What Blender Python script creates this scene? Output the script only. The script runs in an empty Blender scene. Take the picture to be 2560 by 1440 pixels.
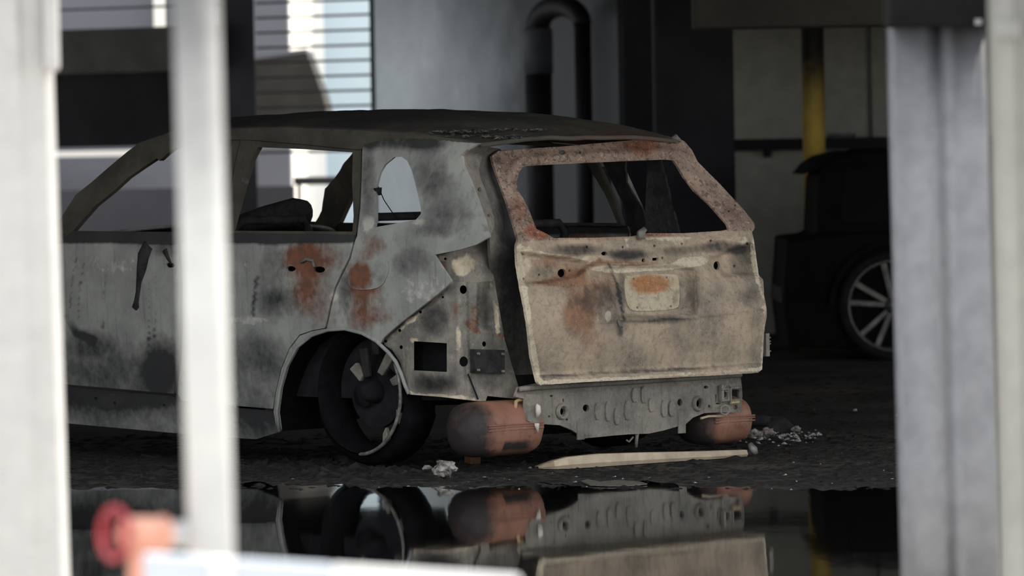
import bpy, bmesh, math, random
from mathutils import Vector, Matrix, noise
from mathutils.geometry import delaunay_2d_cdt
random.seed(7)
SC = bpy.context.scene
COL = SC.collection

# ------------------------------------------------------------------ camera
F = 13000.0            # focal length in pixels of the 2560x1440 frame
CAMH = 1.47
HORIZON = 380.0
ROLL = 0.018
p_ = math.atan((720 - HORIZON) / F)
CF = Vector((0, math.cos(p_), -math.sin(p_)))
r0, u0 = Vector((1, 0, 0)), Vector((0, math.sin(p_), math.cos(p_)))
CR = r0 * math.cos(ROLL) - u0 * math.sin(ROLL)
CU = r0 * math.sin(ROLL) + u0 * math.cos(ROLL)
CP = Vector((0, 0, CAMH))
cam_d = bpy.data.cameras.new('camera')
cam = bpy.data.objects.new('camera', cam_d)
COL.objects.link(cam)
cam.matrix_world = Matrix(((CR.x, CU.x, -CF.x, CP.x), (CR.y, CU.y, -CF.y, CP.y), (CR.z, CU.z, -CF.z, CP.z), (0, 0, 0, 1)))
cam_d.sensor_width = 36
cam_d.lens = F / 2560 * 36
cam_d.clip_start, cam_d.clip_end = 0.5, 400
cam_d.dof.use_dof = True
cam_d.dof.focus_distance = 24.2
cam_d.dof.aperture_fstop = 3.4
SC.camera = cam

# ------------------------------------------------------------------ world, sun, exposure
w = bpy.data.worlds.new('sky')
SC.world = w
w.use_nodes = True
wb = w.node_tree.nodes['Background']
wb.inputs[0].default_value = (0.93, 0.965, 1.0, 1)
wb.inputs[1].default_value = 1.0
sd = bpy.data.lights.new('sun', 'SUN')
sd.energy = 4.5
sd.angle = 0.02
sd.color = (1, 0.93, 0.83)
sun = bpy.data.objects.new('sun', sd)
COL.objects.link(sun)
sun.rotation_euler = Vector((-0.62, -0.42, -0.95)).to_track_quat('-Z', 'Y').to_euler()
SC.view_settings.view_transform = 'Standard'
SC.view_settings.look = 'None'
SC.view_settings.gamma = 1
SC.view_settings.use_curve_mapping = False
SC.view_settings.exposure = 0.9

# ------------------------------------------------------------------ projection helpers (survey of the place)
def ray(px, py):
    return CF + CR * ((px - 1280) / F) - CU * ((py - 720) / F)
def atY(px, py, Y):
    d = ray(px, py)
    return CP + d * ((Y - CP.y) / d.y)
def atZ(px, py, z=0.0):
    d = ray(px, py)
    return CP + d * ((z - CP.z) / d.z)
# car frame: local x = across the car from its left flank (b), local y = forward (a), local z = up
O = Vector((-0.212, 23.588, 0))
TH = math.radians(45)
V = Vector((math.cos(TH), math.sin(TH), 0))
U = Vector((-math.sin(TH), math.cos(TH), 0))
W = 1.87
def toL(p):
    q = p - O
    return Vector((q.dot(V), q.dot(U), q.z))
def S(px, py, b=0.0):            # point of the plane x=b
    d = ray(px, py)
    return toL(CP + d * ((b - (CP - O).dot(V)) / d.dot(V)))
def R(px, py, a=0.0):            # point of the plane y=a
    d = ray(px, py)
    return toL(CP + d * ((a - (CP - O).dot(U)) / d.dot(U)))

def lerp_tab(tab, x):
    if x <= tab[0][0]: return tab[0][1]
    for (x0, y0), (x1, y1) in zip(tab, tab[1:]):
        if x <= x1: return y0 + (y1 - y0) * (x - x0) / (x1 - x0)
    return tab[-1][1]
def sst(x):
    x = max(0.0, min(1.0, x)); return x * x * (3 - 2 * x)
def nz(x, y, z=0.0):
    return noise.noise(Vector((x, y, z)))

# ------------------------------------------------------------------ materials
def lin(r, g, b):
    f = lambda c: (c / 255 / 12.92) if c / 255 <= 0.04045 else ((c / 255 + 0.055) / 1.055) ** 2.4
    return (f(r), f(g), f(b), 1)
class NT:
    def __init__(s, name):
        s.m = bpy.data.materials.new(name); s.m.use_nodes = True
        s.t = s.m.node_tree; s.b = s.t.nodes['Principled BSDF']
        s.co = s.t.nodes.new('ShaderNodeTexCoord').outputs['Object']
    def n(s, typ, **kw):
        nd = s.t.nodes.new(typ)
        for k, v in kw.items(): setattr(nd, k, v)
        return nd
    def link(s, a, b): s.t.links.new(a, b)
    def noise(s, scale, detail=4, rough=0.55, vec=None, dist=0.0):
        nd = s.n('ShaderNodeTexNoise')
        nd.inputs['Scale'].default_value = scale; nd.inputs['Detail'].default_value = detail
        nd.inputs['Roughness'].default_value = rough; nd.inputs['Distortion'].default_value = dist
        s.link(vec or s.co, nd.inputs['Vector']); return nd.outputs['Fac']
    def mapped(s, sc):
        nd = s.n('ShaderNodeMapping'); nd.inputs['Scale'].default_value = sc
        s.link(s.co, nd.inputs['Vector']); return nd.outputs[0]
    def math(s, op, a, b=None, c=None, clamp=False):
        nd = s.n('ShaderNodeMath', operation=op); nd.use_clamp = clamp
        for i, v in enumerate((a, b, c)):
            if v is None: continue
            if isinstance(v, (int, float)): nd.inputs[i].default_value = v
            else: s.link(v, nd.inputs[i])
        return nd.outputs[0]
    def ramp(s, fac, lo, hi):
        nd = s.n('ShaderNodeMapRange'); nd.clamp = True
        nd.inputs[1].default_value = lo; nd.inputs[2].default_value = hi
        s.link(fac, nd.inputs[0]); return nd.outputs[0]
    def mix(s, fac, a, b):
        nd = s.n('ShaderNodeMix', data_type='RGBA')
        for inp, v in ((nd.inputs[0], fac), (nd.inputs[6], a), (nd.inputs[7], b)):
            if isinstance(v, (tuple, int, float)): inp.default_value = v
            else: s.link(v, inp)
        return nd.outputs[2]
    def attr(s, name):
        return s.n('ShaderNodeAttribute', attribute_name=name).outputs['Fac']
    def sepz(s, i=2):
        nd = s.n('ShaderNodeSeparateXYZ'); s.link(s.co, nd.inputs[0]); return nd.outputs[i]
    def bump(s, h, strength, dist=0.01):
        nd = s.n('ShaderNodeBump'); nd.inputs['Strength'].default_value = strength; nd.inputs['Distance'].default_value = dist
        s.link(h, nd.inputs['Height']); s.link(nd.outputs[0], s.b.inputs['Normal'])
    def out(s, col, rough=0.7, metal=0.0, spec=0.3):
        for k, v in (('Base Color', col), ('Roughness', rough), ('Metallic', metal), ('Specular IOR Level', spec)):
            if isinstance(v, (tuple, int, float)): s.b.inputs[k].default_value = v
            else: s.link(v, s.b.inputs[k])
        return s.m

SOOT = lin(46, 46, 48)
def burnt(name, base, base2, pale=lin(196, 184, 160), rust=lin(150, 86, 50), rust2=lin(112, 66, 46), soot=SOOT, streak=0.35, speck=0.6, rough=0.72, rgain=3.2, flake=0.0):
    t = NT(name)
    n1, n2, n3 = t.noise(4.5, 6, 0.6), t.noise(26, 5, 0.6), t.noise(95, 3, 0.6)
    st = t.noise(1.0, 4, 0.6, t.mapped((34, 34, 3.0)))
    c = t.mix(t.ramp(n1, 0.35, 0.65), base, base2)
    c = t.mix(t.math('MULTIPLY', t.ramp(st, 0.55, 0.75), streak), c, soot)
    wob = t.math('ADD', t.math('MULTIPLY', t.math('SUBTRACT', n1, 0.5), 0.8), t.math('MULTIPLY', t.math('SUBTRACT', n2, 0.5), 0.9))
    def fac(an, off, gain):
        return t.math('MULTIPLY', t.math('SUBTRACT', t.math('ADD', t.attr(an), wob), off), gain, clamp=True)
    c = t.mix(t.math('MULTIPLY', fac('pale', 0.42, 4.5), 0.9), c, pale)
    c = t.mix(t.math('MULTIPLY', fac('rust', 0.40, rgain), 0.92), c, t.mix(t.ramp(n2, 0.38, 0.62), rust, rust2))
    c = t.mix(t.math('MULTIPLY', t.ramp(n3, 0.6, 0.7), t.math('MULTIPLY', t.ramp(n1, 0.42, 0.6), speck)), c, soot)
    if flake:
        n5 = t.noise(38, 8, 0.7, dist=0.6)
        c = t.mix(t.math('MULTIPLY', t.ramp(n5, 0.52, 0.57), flake), c, lin(66, 58, 54))
        c = t.mix(t.math('MULTIPLY', t.ramp(t.noise(60, 8, 0.7, dist=0.4), 0.58, 0.62), flake), c, pale)
    wob = t.math('MULTIPLY', wob, 0.55)
    c = t.mix(t.math('MULTIPLY', fac('soot', 0.30, 1.6), 0.95), c, soot)
    t.bump(t.math('ADD', n2, t.math('MULTIPLY', n3, 0.5)), 0.35, 0.006)
    return t.out(c, t.math('ADD', t.math('MULTIPLY', n2, 0.3), rough - 0.15))
def plain(name, c1, c2=None, scale=8, rough=0.6, metal=0.0, bump=0.0, spec=0.3, lo=0.35, hi=0.65):
    t = NT(name)
    n1 = t.noise(scale, 5, 0.6)
    c = t.mix(t.ramp(n1, lo, hi), c1, c2 or c1)
    if bump: t.bump(t.noise(scale * 4, 4), bump, 0.01)
    return t.out(c, rough, metal, spec)

M = {}
M['flank'] = burnt('burnt_flank_steel', lin(166, 167, 161), lin(138, 139, 136), pale=lin(200, 197, 188), rust=lin(132, 78, 50), rust2=lin(104, 70, 54), rgain=1.7, speck=0.35)
M['gate'] = burnt('burnt_tailgate_steel', lin(194, 173, 150), lin(140, 130, 115), pale=lin(218, 205, 180), rust=lin(158, 114, 80), rust2=lin(134, 102, 84), streak=0.15, speck=0.8, rgain=1.5, flake=0.22)
M['plate'] = burnt('burnt_plate_paint', lin(206, 194, 168), lin(190, 176, 150), pale=lin(226, 214, 186), rust=lin(180, 116, 66), rust2=lin(170, 120, 80), streak=0.1, speck=0.5, rgain=1.8, flake=0.3)
M['gateframe'] = burnt('flaking_tailgate_frame_steel', lin(176, 152, 135), lin(130, 111, 99), pale=lin(216, 196, 176), rust=lin(166, 102, 76), rust2=lin(138, 92, 80), streak=0.1, speck=0.8, rgain=2.5, flake=0.6)
M['bare'] = burnt('burnt_bare_sheet', lin(152, 146, 135), lin(112, 110, 104), pale=lin(214, 198, 172), rust=lin(146, 104, 82), rust2=lin(120, 88, 70), streak=0.5, flake=0.2)
M['roof'] = burnt('sooty_roof_steel', lin(86, 82, 72), lin(64, 62, 56), rust=lin(134, 78, 64), rust2=lin(110, 74, 62), pale=lin(120, 120, 112), rgain=1.6)
M['soot'] = plain('soot_black', lin(42, 42, 44), lin(30, 30, 33), 14, 0.9, bump=0.4, spec=0.1)
M['tyre'] = plain('burnt_tyre_black', lin(26, 26, 28), lin(18, 18, 20), 20, 0.95, bump=0.5, spec=0.05)
M['char'] = plain('charred_dark_metal', lin(62, 61, 60), lin(40, 40, 42), 18, 0.8, bump=0.4, spec=0.15)
M['copper'] = burnt('rusted_muffler_steel', lin(166, 118, 98), lin(138, 100, 84), rust=lin(150, 98, 76), pale=lin(196, 150, 124), speck=0.5, streak=0.2, rough=0.55)
M['alloy'] = plain('scorched_alloy', lin(150, 148, 142), lin(92, 90, 86), 24, 0.5, 0.3, 0.3)
M['alu'] = plain('pale_aluminium', lin(214, 196, 168), lin(176, 160, 140), 9, 0.5, 0.1, 0.15)
M['white'] = plain('white_ceramic', lin(232, 226, 216), lin(200, 190, 176), 30, 0.5)
M['straw'] = plain('straw_yellow_plastic', lin(196, 170, 126), lin(170, 146, 108), 30, 0.6)

# ------------------------------------------------------------------ mesh helpers
def tag(o, label, cat=None, group=None, kind=None):
    o['label'] = label
    if cat: o['category'] = cat
    if group: o['group'] = group
    if kind: o['kind'] = kind
    return o
def mesh_obj(name, verts, faces, mat, parent=None, smooth=False, attrs=None):
    me = bpy.data.meshes.new(name)
    me.from_pydata([tuple(v) for v in verts], [], faces)
    me.materials.append(mat)
    if smooth: me.polygons.foreach_set('use_smooth', [True] * len(me.polygons))
    for k, vals in (attrs or {}).items():
        me.attributes.new(k, 'FLOAT', 'POINT').data.foreach_set('value', vals)
    me.update()
    o = bpy.data.objects.new(name, me)
    COL.objects.link(o)
    if parent: o.parent = parent
    return o
def empty(name, loc=(0, 0, 0), rz=0.0):
    o = bpy.data.objects.new(name, None); COL.objects.link(o)
    o.location = loc; o.rotation_euler = (0, 0, rz); o.empty_display_size = 0.1
    return o
class MB:
    def __init__(s): s.v = []; s.f = []
    def add(s, vs, fs):
        k = len(s.v); s.v += [Vector(x) for x in vs]; s.f += [tuple(i + k for i in f) for f in fs]; return s
    def box(s, x0, x1, y0, y1, z0, z1, M_=None):
        vs = [Vector((x, y, z)) for z in (z0, z1) for y in (y0, y1) for x in (x0, x1)]
        if M_: vs = [M_ @ v for v in vs]
        return s.add(vs, [(0, 2, 3, 1), (4, 5, 7, 6), (0, 1, 5, 4), (2, 6, 7, 3), (0, 4, 6, 2), (1, 3, 7, 5)])
    def tube(s, pts, rad, n=10, caps=True, flat=1.0):
        pts = [Vector(p) for p in pts]; vs = []; fs = []
        up = Vector((0, 0, 1))
        for i, p in enumerate(pts):
            d = (pts[min(i + 1, len(pts) - 1)] - pts[max(i - 1, 0)]).normalized()
            if i == 0:
                if abs(d.dot(up)) > 0.9: up = Vector((1, 0, 0))
                e = (up - d * up.dot(d)).normalized()
            else:
                e = (e - d * e.dot(d)).normalized()
            g = d.cross(e)
            r = rad[i] if isinstance(rad, (list, tuple)) else rad
            for k in range(n):
                a = 2 * math.pi * k / n
                vs.append(p + e * (r * math.cos(a)) + g * (r * flat * math.sin(a)))
        for i in range(len(pts) - 1):
            for k in range(n):
                k2 = (k + 1) % n
                fs.append((i * n + k, i * n + k2, (i + 1) * n + k2, (i + 1) * n + k))
        if caps:
            fs.append(tuple(range(n - 1, -1, -1))); fs.append(tuple((len(pts) - 1) * n + k for k in range(n)))
        return s.add(vs, fs)
    def prism(s, poly, d):       # poly: list of 3-D points, extruded by vector d
        n = len(poly); poly = [Vector(p) for p in poly]; d = Vector(d)
        return s.add(poly + [p + d for p in poly], [tuple(range(n)), tuple(range(2 * n - 1, n - 1, -1))] + [(i, i + n, (i + 1) % n + n, (i + 1) % n) for i in range(n)])
    def grid(s, rows):
        n = len(rows[0]); vs = [v for r_ in rows for v in r_]
        return s.add(vs, [(i * n + j, i * n + j + 1, (i + 1) * n + j + 1, (i + 1) * n + j) for i in range(len(rows) - 1) for j in range(n - 1)])
    def build(s, name, mat, parent=None, smooth=False, attrs=None, fix=True):
        o = mesh_obj(name, s.v, s.f, mat, parent, smooth, attrs)
        if fix:
            bm = bmesh.new(); bm.from_mesh(o.data); bmesh.ops.recalc_face_normals(bm, faces=bm.faces); bm.to_mesh(o.data); bm.free()
        return o
def bevel(o, wd, seg=2):
    m = o.modifiers.new('bevel', 'BEVEL'); m.width = wd; m.segments = seg; m.limit_method = 'ANGLE'; return o
def wnorm(o, ang=40):
    o.data.polygons.foreach_set('use_smooth', [True] * len(o.data.polygons))
    return o

def inpoly(x, y, P):
    c = False; j = len(P) - 1
    for i in range(len(P)):
        xi, yi = P[i]; xj, yj = P[j]
        if (yi > y) != (yj > y) and x < (xj - xi) * (y - yi) / (yj - yi) + xi: c = not c
        j = i
    return c
def densify(P, step):
    out = []
    for i, (x, y) in enumerate(P):
        x2, y2 = P[(i + 1) % len(P)]
        n = max(1, int(math.hypot(x2 - x, y2 - y) / step + 0.5))
        out += [(x + (x2 - x) * k / n, y + (y2 - y) * k / n) for k in range(n)]
    return out
def circ(cx, cy, rx, ry=None, n=12):
    ry = ry or rx
    return [(cx + rx * math.cos(2 * math.pi * k / n), cy + ry * math.sin(2 * math.pi * k / n)) for k in range(n)]
def chaikin(P, it=1):
    for _ in range(it):
        Q = []
        for i in range(len(P)):
            a, b = P[i], P[(i + 1) % len(P)]
            Q += [(a[0] * .75 + b[0] * .25, a[1] * .75 + b[1] * .25), (a[0] * .25 + b[0] * .75, a[1] * .25 + b[1] * .75)]
        P = Q
    return P
def field(px, py, blobs, base=0.0):
    v = base
    for bl in blobs:
        if isinstance(bl[0], list):          # a stroke: (polyline, half width, value)
            P, wd, k = bl
            if px < min(q[0] for q in P) - 2 * wd or px > max(q[0] for q in P) + 2 * wd or py < min(q[1] for q in P) - 2 * wd or py > max(q[1] for q in P) + 2 * wd: continue
            best = 1e9
            for (x0, y0), (x1, y1) in zip(P, P[1:]):
                dx, dy = x1 - x0, y1 - y0
                u = max(0, min(1, ((px - x0) * dx + (py - y0) * dy) / (dx * dx + dy * dy)))
                best = min(best, math.hypot(px - x0 - dx * u, py - y0 - dy * u))
            v += k * sst(1.5 - best / wd)
            continue
        cx, cy, rx, ry, k = bl
        d = math.hypot((px - cx) / rx, (py - cy) / ry)
        if d < 1.6: v += k * sst(1 - max(0.0, d - 0.35) / 1.15)
    return v
def panel(name, outer, holes, fn, mat, parent, step=14, th=0.012, rust=(), soot=(), pale=(), bs=0.0, br=0.0, bp=0.0, smooth=True, jag=0.0, ext=None):
    outer = densify(outer, step)
    if jag: outer = [(x + jag * nz(x * .13, y * .13, 3), y + jag * nz(x * .13, y * .13, 9)) for x, y in outer]
    holes = [densify(h, step) for h in holes]
    pts, edges = [], []
    for P in [outer] + holes:
        k = len(pts); pts += P; edges += [(k + i, k + (i + 1) % len(P)) for i in range(len(P))]
    xs = [q[0] for q in outer]; ys = [q[1] for q in outer]
    rnd = random.Random(len(name) + int(sum(xs)))
    y = min(ys) + step * .5; row = 0
    bnd = pts[:]
    cells = {}
    for q in bnd: cells.setdefault((int(q[0] // step), int(q[1] // step)), []).append(q)
    while y < max(ys):
        x = min(xs) + (step * .5 if row % 2 else 0)
        while x < max(xs):
            qx, qy = x + rnd.uniform(-.15, .15) * step, y + rnd.uniform(-.15, .15) * step
            ci, cj = int(qx // step), int(qy // step)
            near = any((qx - q[0]) ** 2 + (qy - q[1]) ** 2 < (step * .45) ** 2 for i in (-1, 0, 1) for j in (-1, 0, 1) for q in cells.get((ci + i, cj + j), ()))
            if not near and inpoly(qx, qy, outer) and not any(inpoly(qx, qy, h) for h in holes):
                pts.append((qx, qy))
            x += step
        y += step * .866; row += 1
    vo, _, fo, _, _, _ = delaunay_2d_cdt([Vector(q) for q in pts], edges, [], 0, 1e-5)
    vs = [fn(v.x, v.y) for v in vo]
    fs = []
    for f in fo:
        cx = sum(vo[i].x for i in f) / 3; cy = sum(vo[i].y for i in f) / 3
        if inpoly(cx, cy, outer) and not any(inpoly(cx, cy, h) for h in holes):
            a, b, c = (vo[i] for i in f)
            # image y runs down: keep the face turned to the viewer
            fs.append(tuple(f) if (b.x - a.x) * (c.y - a.y) - (b.y - a.y) * (c.x - a.x) < 0 else tuple(reversed(f)))
    at = {'rust': [field(v.x, v.y, rust, br) for v in vo], 'soot': [field(v.x, v.y, soot, bs) for v in vo], 'pale': [field(v.x, v.y, pale, bp) for v in vo]}
    if th:                      # sheet metal of real thickness: back skin and rim
        if ext is None:
            q = fn(xs[0], ys[0]); nn = Vector((0, 0, 0))
            for f in fs[:: max(1, len(fs) // 40)]: nn += (vs[f[1]] - vs[f[0]]).cross(vs[f[2]] - vs[f[0]]).normalized()
            ext = -nn.normalized(); ext.z = 0; ext.normalize()
        n = len(vs); ed = {}
        for f in fs:
            for i in range(3):
                a, b = f[i], f[(i + 1) % 3]
                if (b, a) in ed: del ed[(b, a)]
                else: ed[(a, b)] = 1
        k2 = n; back = {}
        rim_v = list(vs); rim_f = []
        vs = vs + [v + ext * th for v in vs]
        fs2 = [tuple(i + n for i in reversed(f)) for f in fs]
        # the rim has vertices of its own so that its shading stays crisp
        base = len(vs); idx = {}
        extra = []
        for a, b in ed:
            for i in (a, b):
                for s_ in (0, 1):
                    if (i, s_) not in idx:
                        idx[(i, s_)] = base + len(extra); extra.append((i, s_))
            rim_f.append((idx[(b, 0)], idx[(a, 0)], idx[(a, 1)], idx[(b, 1)]))
        vs = vs + [vs[i + s_ * n] for i, s_ in extra]
        for k in at: at[k] = at[k] + at[k] + [at[k][i] for i, _ in extra]
        fs = fs + fs2 + rim_f
    return mesh_obj(name, vs, fs, mat, parent, smooth, at)
def mirrored(o, name=None, parent=None, mat=None):
    me = o.data.copy()
    for v in me.vertices: v.co.x = W - v.co.x
    me.flip_normals()
    c = bpy.data.objects.new(name or o.name, me); COL.objects.link(c); c.parent = parent or o.parent
    for m in o.modifiers:
        if m.type == 'SOLIDIFY':
            k = c.modifiers.new('sheet', 'SOLIDIFY'); k.thickness = m.thickness; k.offset = m.offset
    if mat: me.materials.clear(); me.materials.append(mat)
    return c

# ================================================================== THE GARAGE (structure)
t = NT('sooty_wet_floor')
n1, n2 = t.noise(0.9, 6, 0.6), t.noise(14, 6, 0.65)
c = t.mix(t.ramp(n1, 0.4, 0.66), lin(60, 59, 59), lin(92, 86, 80))
c = t.mix(t.math('MULTIPLY', t.ramp(n2, 0.55, 0.7), 0.6), c, lin(34, 34, 36))
t.bump(t.math('ADD', n2, t.noise(60, 4)), 0.8, 0.02)
M['floor'] = t.out(c, t.math('ADD', t.math('MULTIPLY', n1, 0.35), 0.55), 0.0, 0.12)
M['pave'] = plain('outdoor_concrete', lin(186, 180, 170), lin(166, 161, 152), 1.5, 0.9)
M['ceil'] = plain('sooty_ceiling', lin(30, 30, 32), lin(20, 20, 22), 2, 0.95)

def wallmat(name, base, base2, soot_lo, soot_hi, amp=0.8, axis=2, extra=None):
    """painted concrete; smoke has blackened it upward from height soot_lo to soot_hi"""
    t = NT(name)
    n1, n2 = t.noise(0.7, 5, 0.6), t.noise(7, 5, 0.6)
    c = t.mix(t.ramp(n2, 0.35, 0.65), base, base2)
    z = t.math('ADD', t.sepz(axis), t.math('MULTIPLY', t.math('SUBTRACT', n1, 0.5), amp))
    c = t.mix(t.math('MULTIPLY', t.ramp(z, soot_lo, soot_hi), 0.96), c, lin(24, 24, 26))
    if extra:  # paints the daylight falloff along x into the wall colour
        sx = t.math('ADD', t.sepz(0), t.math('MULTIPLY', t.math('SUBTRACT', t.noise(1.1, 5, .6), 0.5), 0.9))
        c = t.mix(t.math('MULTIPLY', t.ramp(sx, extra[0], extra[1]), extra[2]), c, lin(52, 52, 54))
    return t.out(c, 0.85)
M['wall_white'] = wallmat('smoked_white_wall_painted_shade', lin(228, 236, 240), lin(220, 228, 232), 2.2, 3.8, 1.0, extra=(-.8, .1, .85))
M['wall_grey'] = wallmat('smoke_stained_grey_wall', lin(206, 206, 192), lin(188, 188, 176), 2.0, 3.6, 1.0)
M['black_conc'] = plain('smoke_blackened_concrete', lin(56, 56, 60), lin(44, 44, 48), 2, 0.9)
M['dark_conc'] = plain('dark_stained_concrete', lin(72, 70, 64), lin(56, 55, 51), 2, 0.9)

CZ = 3.7
def struct(o, label=None):
    o['kind'] = 'structure'
    if label: o['label'] = label
    return o
fl = MB().grid([[(x, y, 0) for x in (-9, -3, 3, 9)] for y in (16, 24, 32, 40, 49)])
struct(fl.build('floor', M['floor']), 'black wet garage floor covered in soot')
struct(MB().box(-40, 40, -30, 16, -0.3, -0.002).build('floor_forecourt', M['pave']), 'pale concrete forecourt outside the garage')
struct(MB().box(-40, 40, 49, 110, -0.3, -0.002).build('floor_yard', M['pave']), 'pale concrete yard behind the garage')
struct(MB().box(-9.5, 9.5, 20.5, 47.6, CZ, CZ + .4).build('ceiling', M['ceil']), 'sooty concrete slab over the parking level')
struct(MB().box(9, 30, 16, 34, -0.3, -0.002).build('floor_side_yard', M['pave']), 'pale concrete yard beside the garage flank left open for light')
struct(MB().box(8.5, 8.9, 32, 45, 0, CZ).build('wall_right', M['black_conc']), 'smoke-blackened side wall')  # unseen wall, cut short so that daylight reaches the tailgate
struct(MB().box(-8.9, -8.5, 20.5, 35, 0, CZ).build('wall_left', M['black_conc']), 'smoke-blackened side wall on the far left')  # unseen wall, ends early to let daylight onto the pale wall

C0 = Vector((-1.185, 46.0, 0))           # inner corner beside the grille
C1 = Vector((0.86, 40.6, 0))
dirw = (C1 - C0).normalized(); nrm = Vector((dirw.y, -dirw.x, 0))
if nrm.x > 0: nrm = -nrm
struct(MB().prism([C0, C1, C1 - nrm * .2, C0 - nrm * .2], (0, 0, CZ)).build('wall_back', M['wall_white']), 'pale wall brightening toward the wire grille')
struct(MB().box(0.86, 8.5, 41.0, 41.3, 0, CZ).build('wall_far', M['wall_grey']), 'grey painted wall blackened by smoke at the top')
# black pillar in the middle and the dark bay beside it
q0, q1 = atY(1640, 400, 37.5).x, atY(1838, 400, 37.5).x
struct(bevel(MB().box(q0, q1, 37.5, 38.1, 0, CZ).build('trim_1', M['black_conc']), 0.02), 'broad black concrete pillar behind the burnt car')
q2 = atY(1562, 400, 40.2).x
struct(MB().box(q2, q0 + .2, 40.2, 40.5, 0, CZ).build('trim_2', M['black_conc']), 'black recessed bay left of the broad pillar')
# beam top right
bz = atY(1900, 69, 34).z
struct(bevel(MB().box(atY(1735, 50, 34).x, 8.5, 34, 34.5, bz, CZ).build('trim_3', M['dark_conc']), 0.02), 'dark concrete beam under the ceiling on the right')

# grille wall: runs left and away from the corner
gd = Vector((-0.866, 0.5, 0))
def gpt(px, py):
    d = ray(px, py); n = Vector((0.5, 0.866, 0))
    return CP + d * ((C0 - CP).dot(n) / d.dot(n))
gn = Vector((0.5, 0.866, 0))
M['rod'] = plain('dark_steel_rod', lin(40, 42, 46), lin(30, 31, 34), 10, 0.6)
M['conduit'] = plain('grey_conduit', lin(120, 124, 128), lin(96, 98, 102), 10, 0.5)
def grille(name, px0, px1, rows, label):
    g = struct(empty(name, gpt(px1, 400) * 1.0), label); g.location.z = 0
    loc = Vector(g.location)
    rodm = None
    for y in rows:
        a, b = gpt(px0, y), gpt(px1, y)
        a.z = b.z = gpt((px0 + px1) / 2, y).z
        if rodm is None:
            o = MB().tube([a - loc - Vector((0, 0, a.z)), b - loc - Vector((0, 0, b.z))], 0.011, 8).build('rod', M['rod'], g); rodm = o.data
        else:
            o = bpy.data.objects.new('rod', rodm); COL.objects.link(o); o.parent = g
        o.location = (0, 0, a.z)
    return g
g1 = grille('window_1', 636, 936, [3 + 37.6 * (k - 5) for k in range(16)], 'opening closed by horizontal steel rods left of the pale wall')
a = gpt(936, 400) - g1.location; 
MB().box(-.02, .02, -.03, .03, 0, CZ, Matrix.Translation((a.x, a.y, 0))).build('frame', M['rod'], g1)
b = gpt(957, 400) - g1.location
MB().tube([(b.x, b.y - .05, 0), (b.x, b.y - .05, CZ)], 0.014, 10).build('conduit', M['conduit'], g1)
g2 = grille('window_2', -700, 556, [33 + 37.6 * (k - 6) for k in range(7)], 'narrow opening with steel rods above the dark parapet')
# dark column between the two openings
a, b = gpt(556, 400), gpt(642, 400)
struct(MB().prism([Vector((a.x, a.y, 0)), Vector((b.x, b.y, 0)), Vector((b.x - .04, b.y + .4, 0)), Vector((a.x - .04, a.y + .4, 0))], (0, 0, CZ)).build('trim_4', M['black_conc']), 'black column between the two rod openings')
# parapet / lintel on the left
a, b = gpt(-1050, 400), gpt(560, 400)
zt, zm, zb = gpt(300, 72).z, gpt(300, 182).z, gpt(300, 366).z
for nm, z0, z1, off, mt, lb in (('trim_5', zm, zt, -.25, 'dark_conc', 'dark concrete parapet band on the left'), ('trim_6', zb, zm, .1, 'ceil', 'black lintel below the parapet band on the left')):
    P = [Vector((a.x, a.y, z0)) + gn * off, Vector((b.x, b.y, z0)) + gn * off, Vector((b.x, b.y, z0)) + gn * .5, Vector((a.x, a.y, z0)) + gn * .5]
    struct(MB().prism(P, (0, 0, z1 - z0)).build(nm, M[mt]), lb)

# outdoors behind the openings
M['f_grey'] = plain('grey_facade', lin(106, 107, 114), lin(98, 99, 106), .8, 0.9)
M['f_white'] = plain('sunlit_white_wall', lin(244, 240, 232), lin(236, 232, 224), .8, 0.9)
M['f_blue'] = plain('pale_blue_facade', lin(190, 206, 218), lin(182, 198, 210), .8, 0.9)
M['f_lav'] = plain('lavender_grey_wall', lin(96, 96, 104), lin(84, 84, 92), .5, 0.9)
M['canopy'] = plain('dark_canopy', lin(54, 53, 49), lin(44, 42, 41), 2, 0.9)
xa, xb, xc = atY(722, 200, 58).x, atY(810, 200, 62).x, atY(1200, 200, 62).x
def thing(o, label, cat, group=None): return tag(o, label, cat, group)
thing(MB().box(-30, xa, 58, 58.5, 0, 6).build('facade', M['f_grey']), 'grey building facade beyond the rod openings', 'building')
thing(MB().prism([(xa, 58.5, 0), (xb, 62, 0), (xb - .15, 62.1, 0), (xa - .15, 58.6, 0)], (0, 0, 6)).build('sunlit_wall', M['f_white']), 'narrow white wall in full sun behind the rods', 'wall')
thing(MB().box(xb, xc + 3, 62.1, 62.6, 0, 6).build('facade', M['f_blue']), 'pale blue building face between sunlit wall and corner', 'building')
pa_, pb_ = atY(384, 30, 57.8), atY(412, 30, 57.8)
thing(MB().box(pa_.x, pb_.x, 57.8, 58, 2.4, 6).build('pilaster', M['f_white']), 'slim white upright strip on the grey facade above the parapet', 'pilaster')
# canopy with slanting end
can = MB().prism([atY(560, 185, 53), atY(640, 148, 53), atY(766, 129, 53), atY(806, 236, 53), atY(822, 300, 53), atY(560, 300, 53)], (0, 2.0, 0))
co = thing(can.build('canopy', M['canopy']), 'dark slanting canopy block seen through the rods', 'canopy')
MB().prism([atY(640, 137, 52.98), atY(766, 122, 52.98), atY(766, 131, 52.98), atY(640, 148, 52.98)], (0, 2.0, 0)).build('coping', M['f_grey'], co)
pp = atY(600, 300, 54)
MB().box(pp.x - .12, pp.x + .12, 53.6, 53.9, 0, pp.z + .05).build('post', M['canopy'], co)
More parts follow.
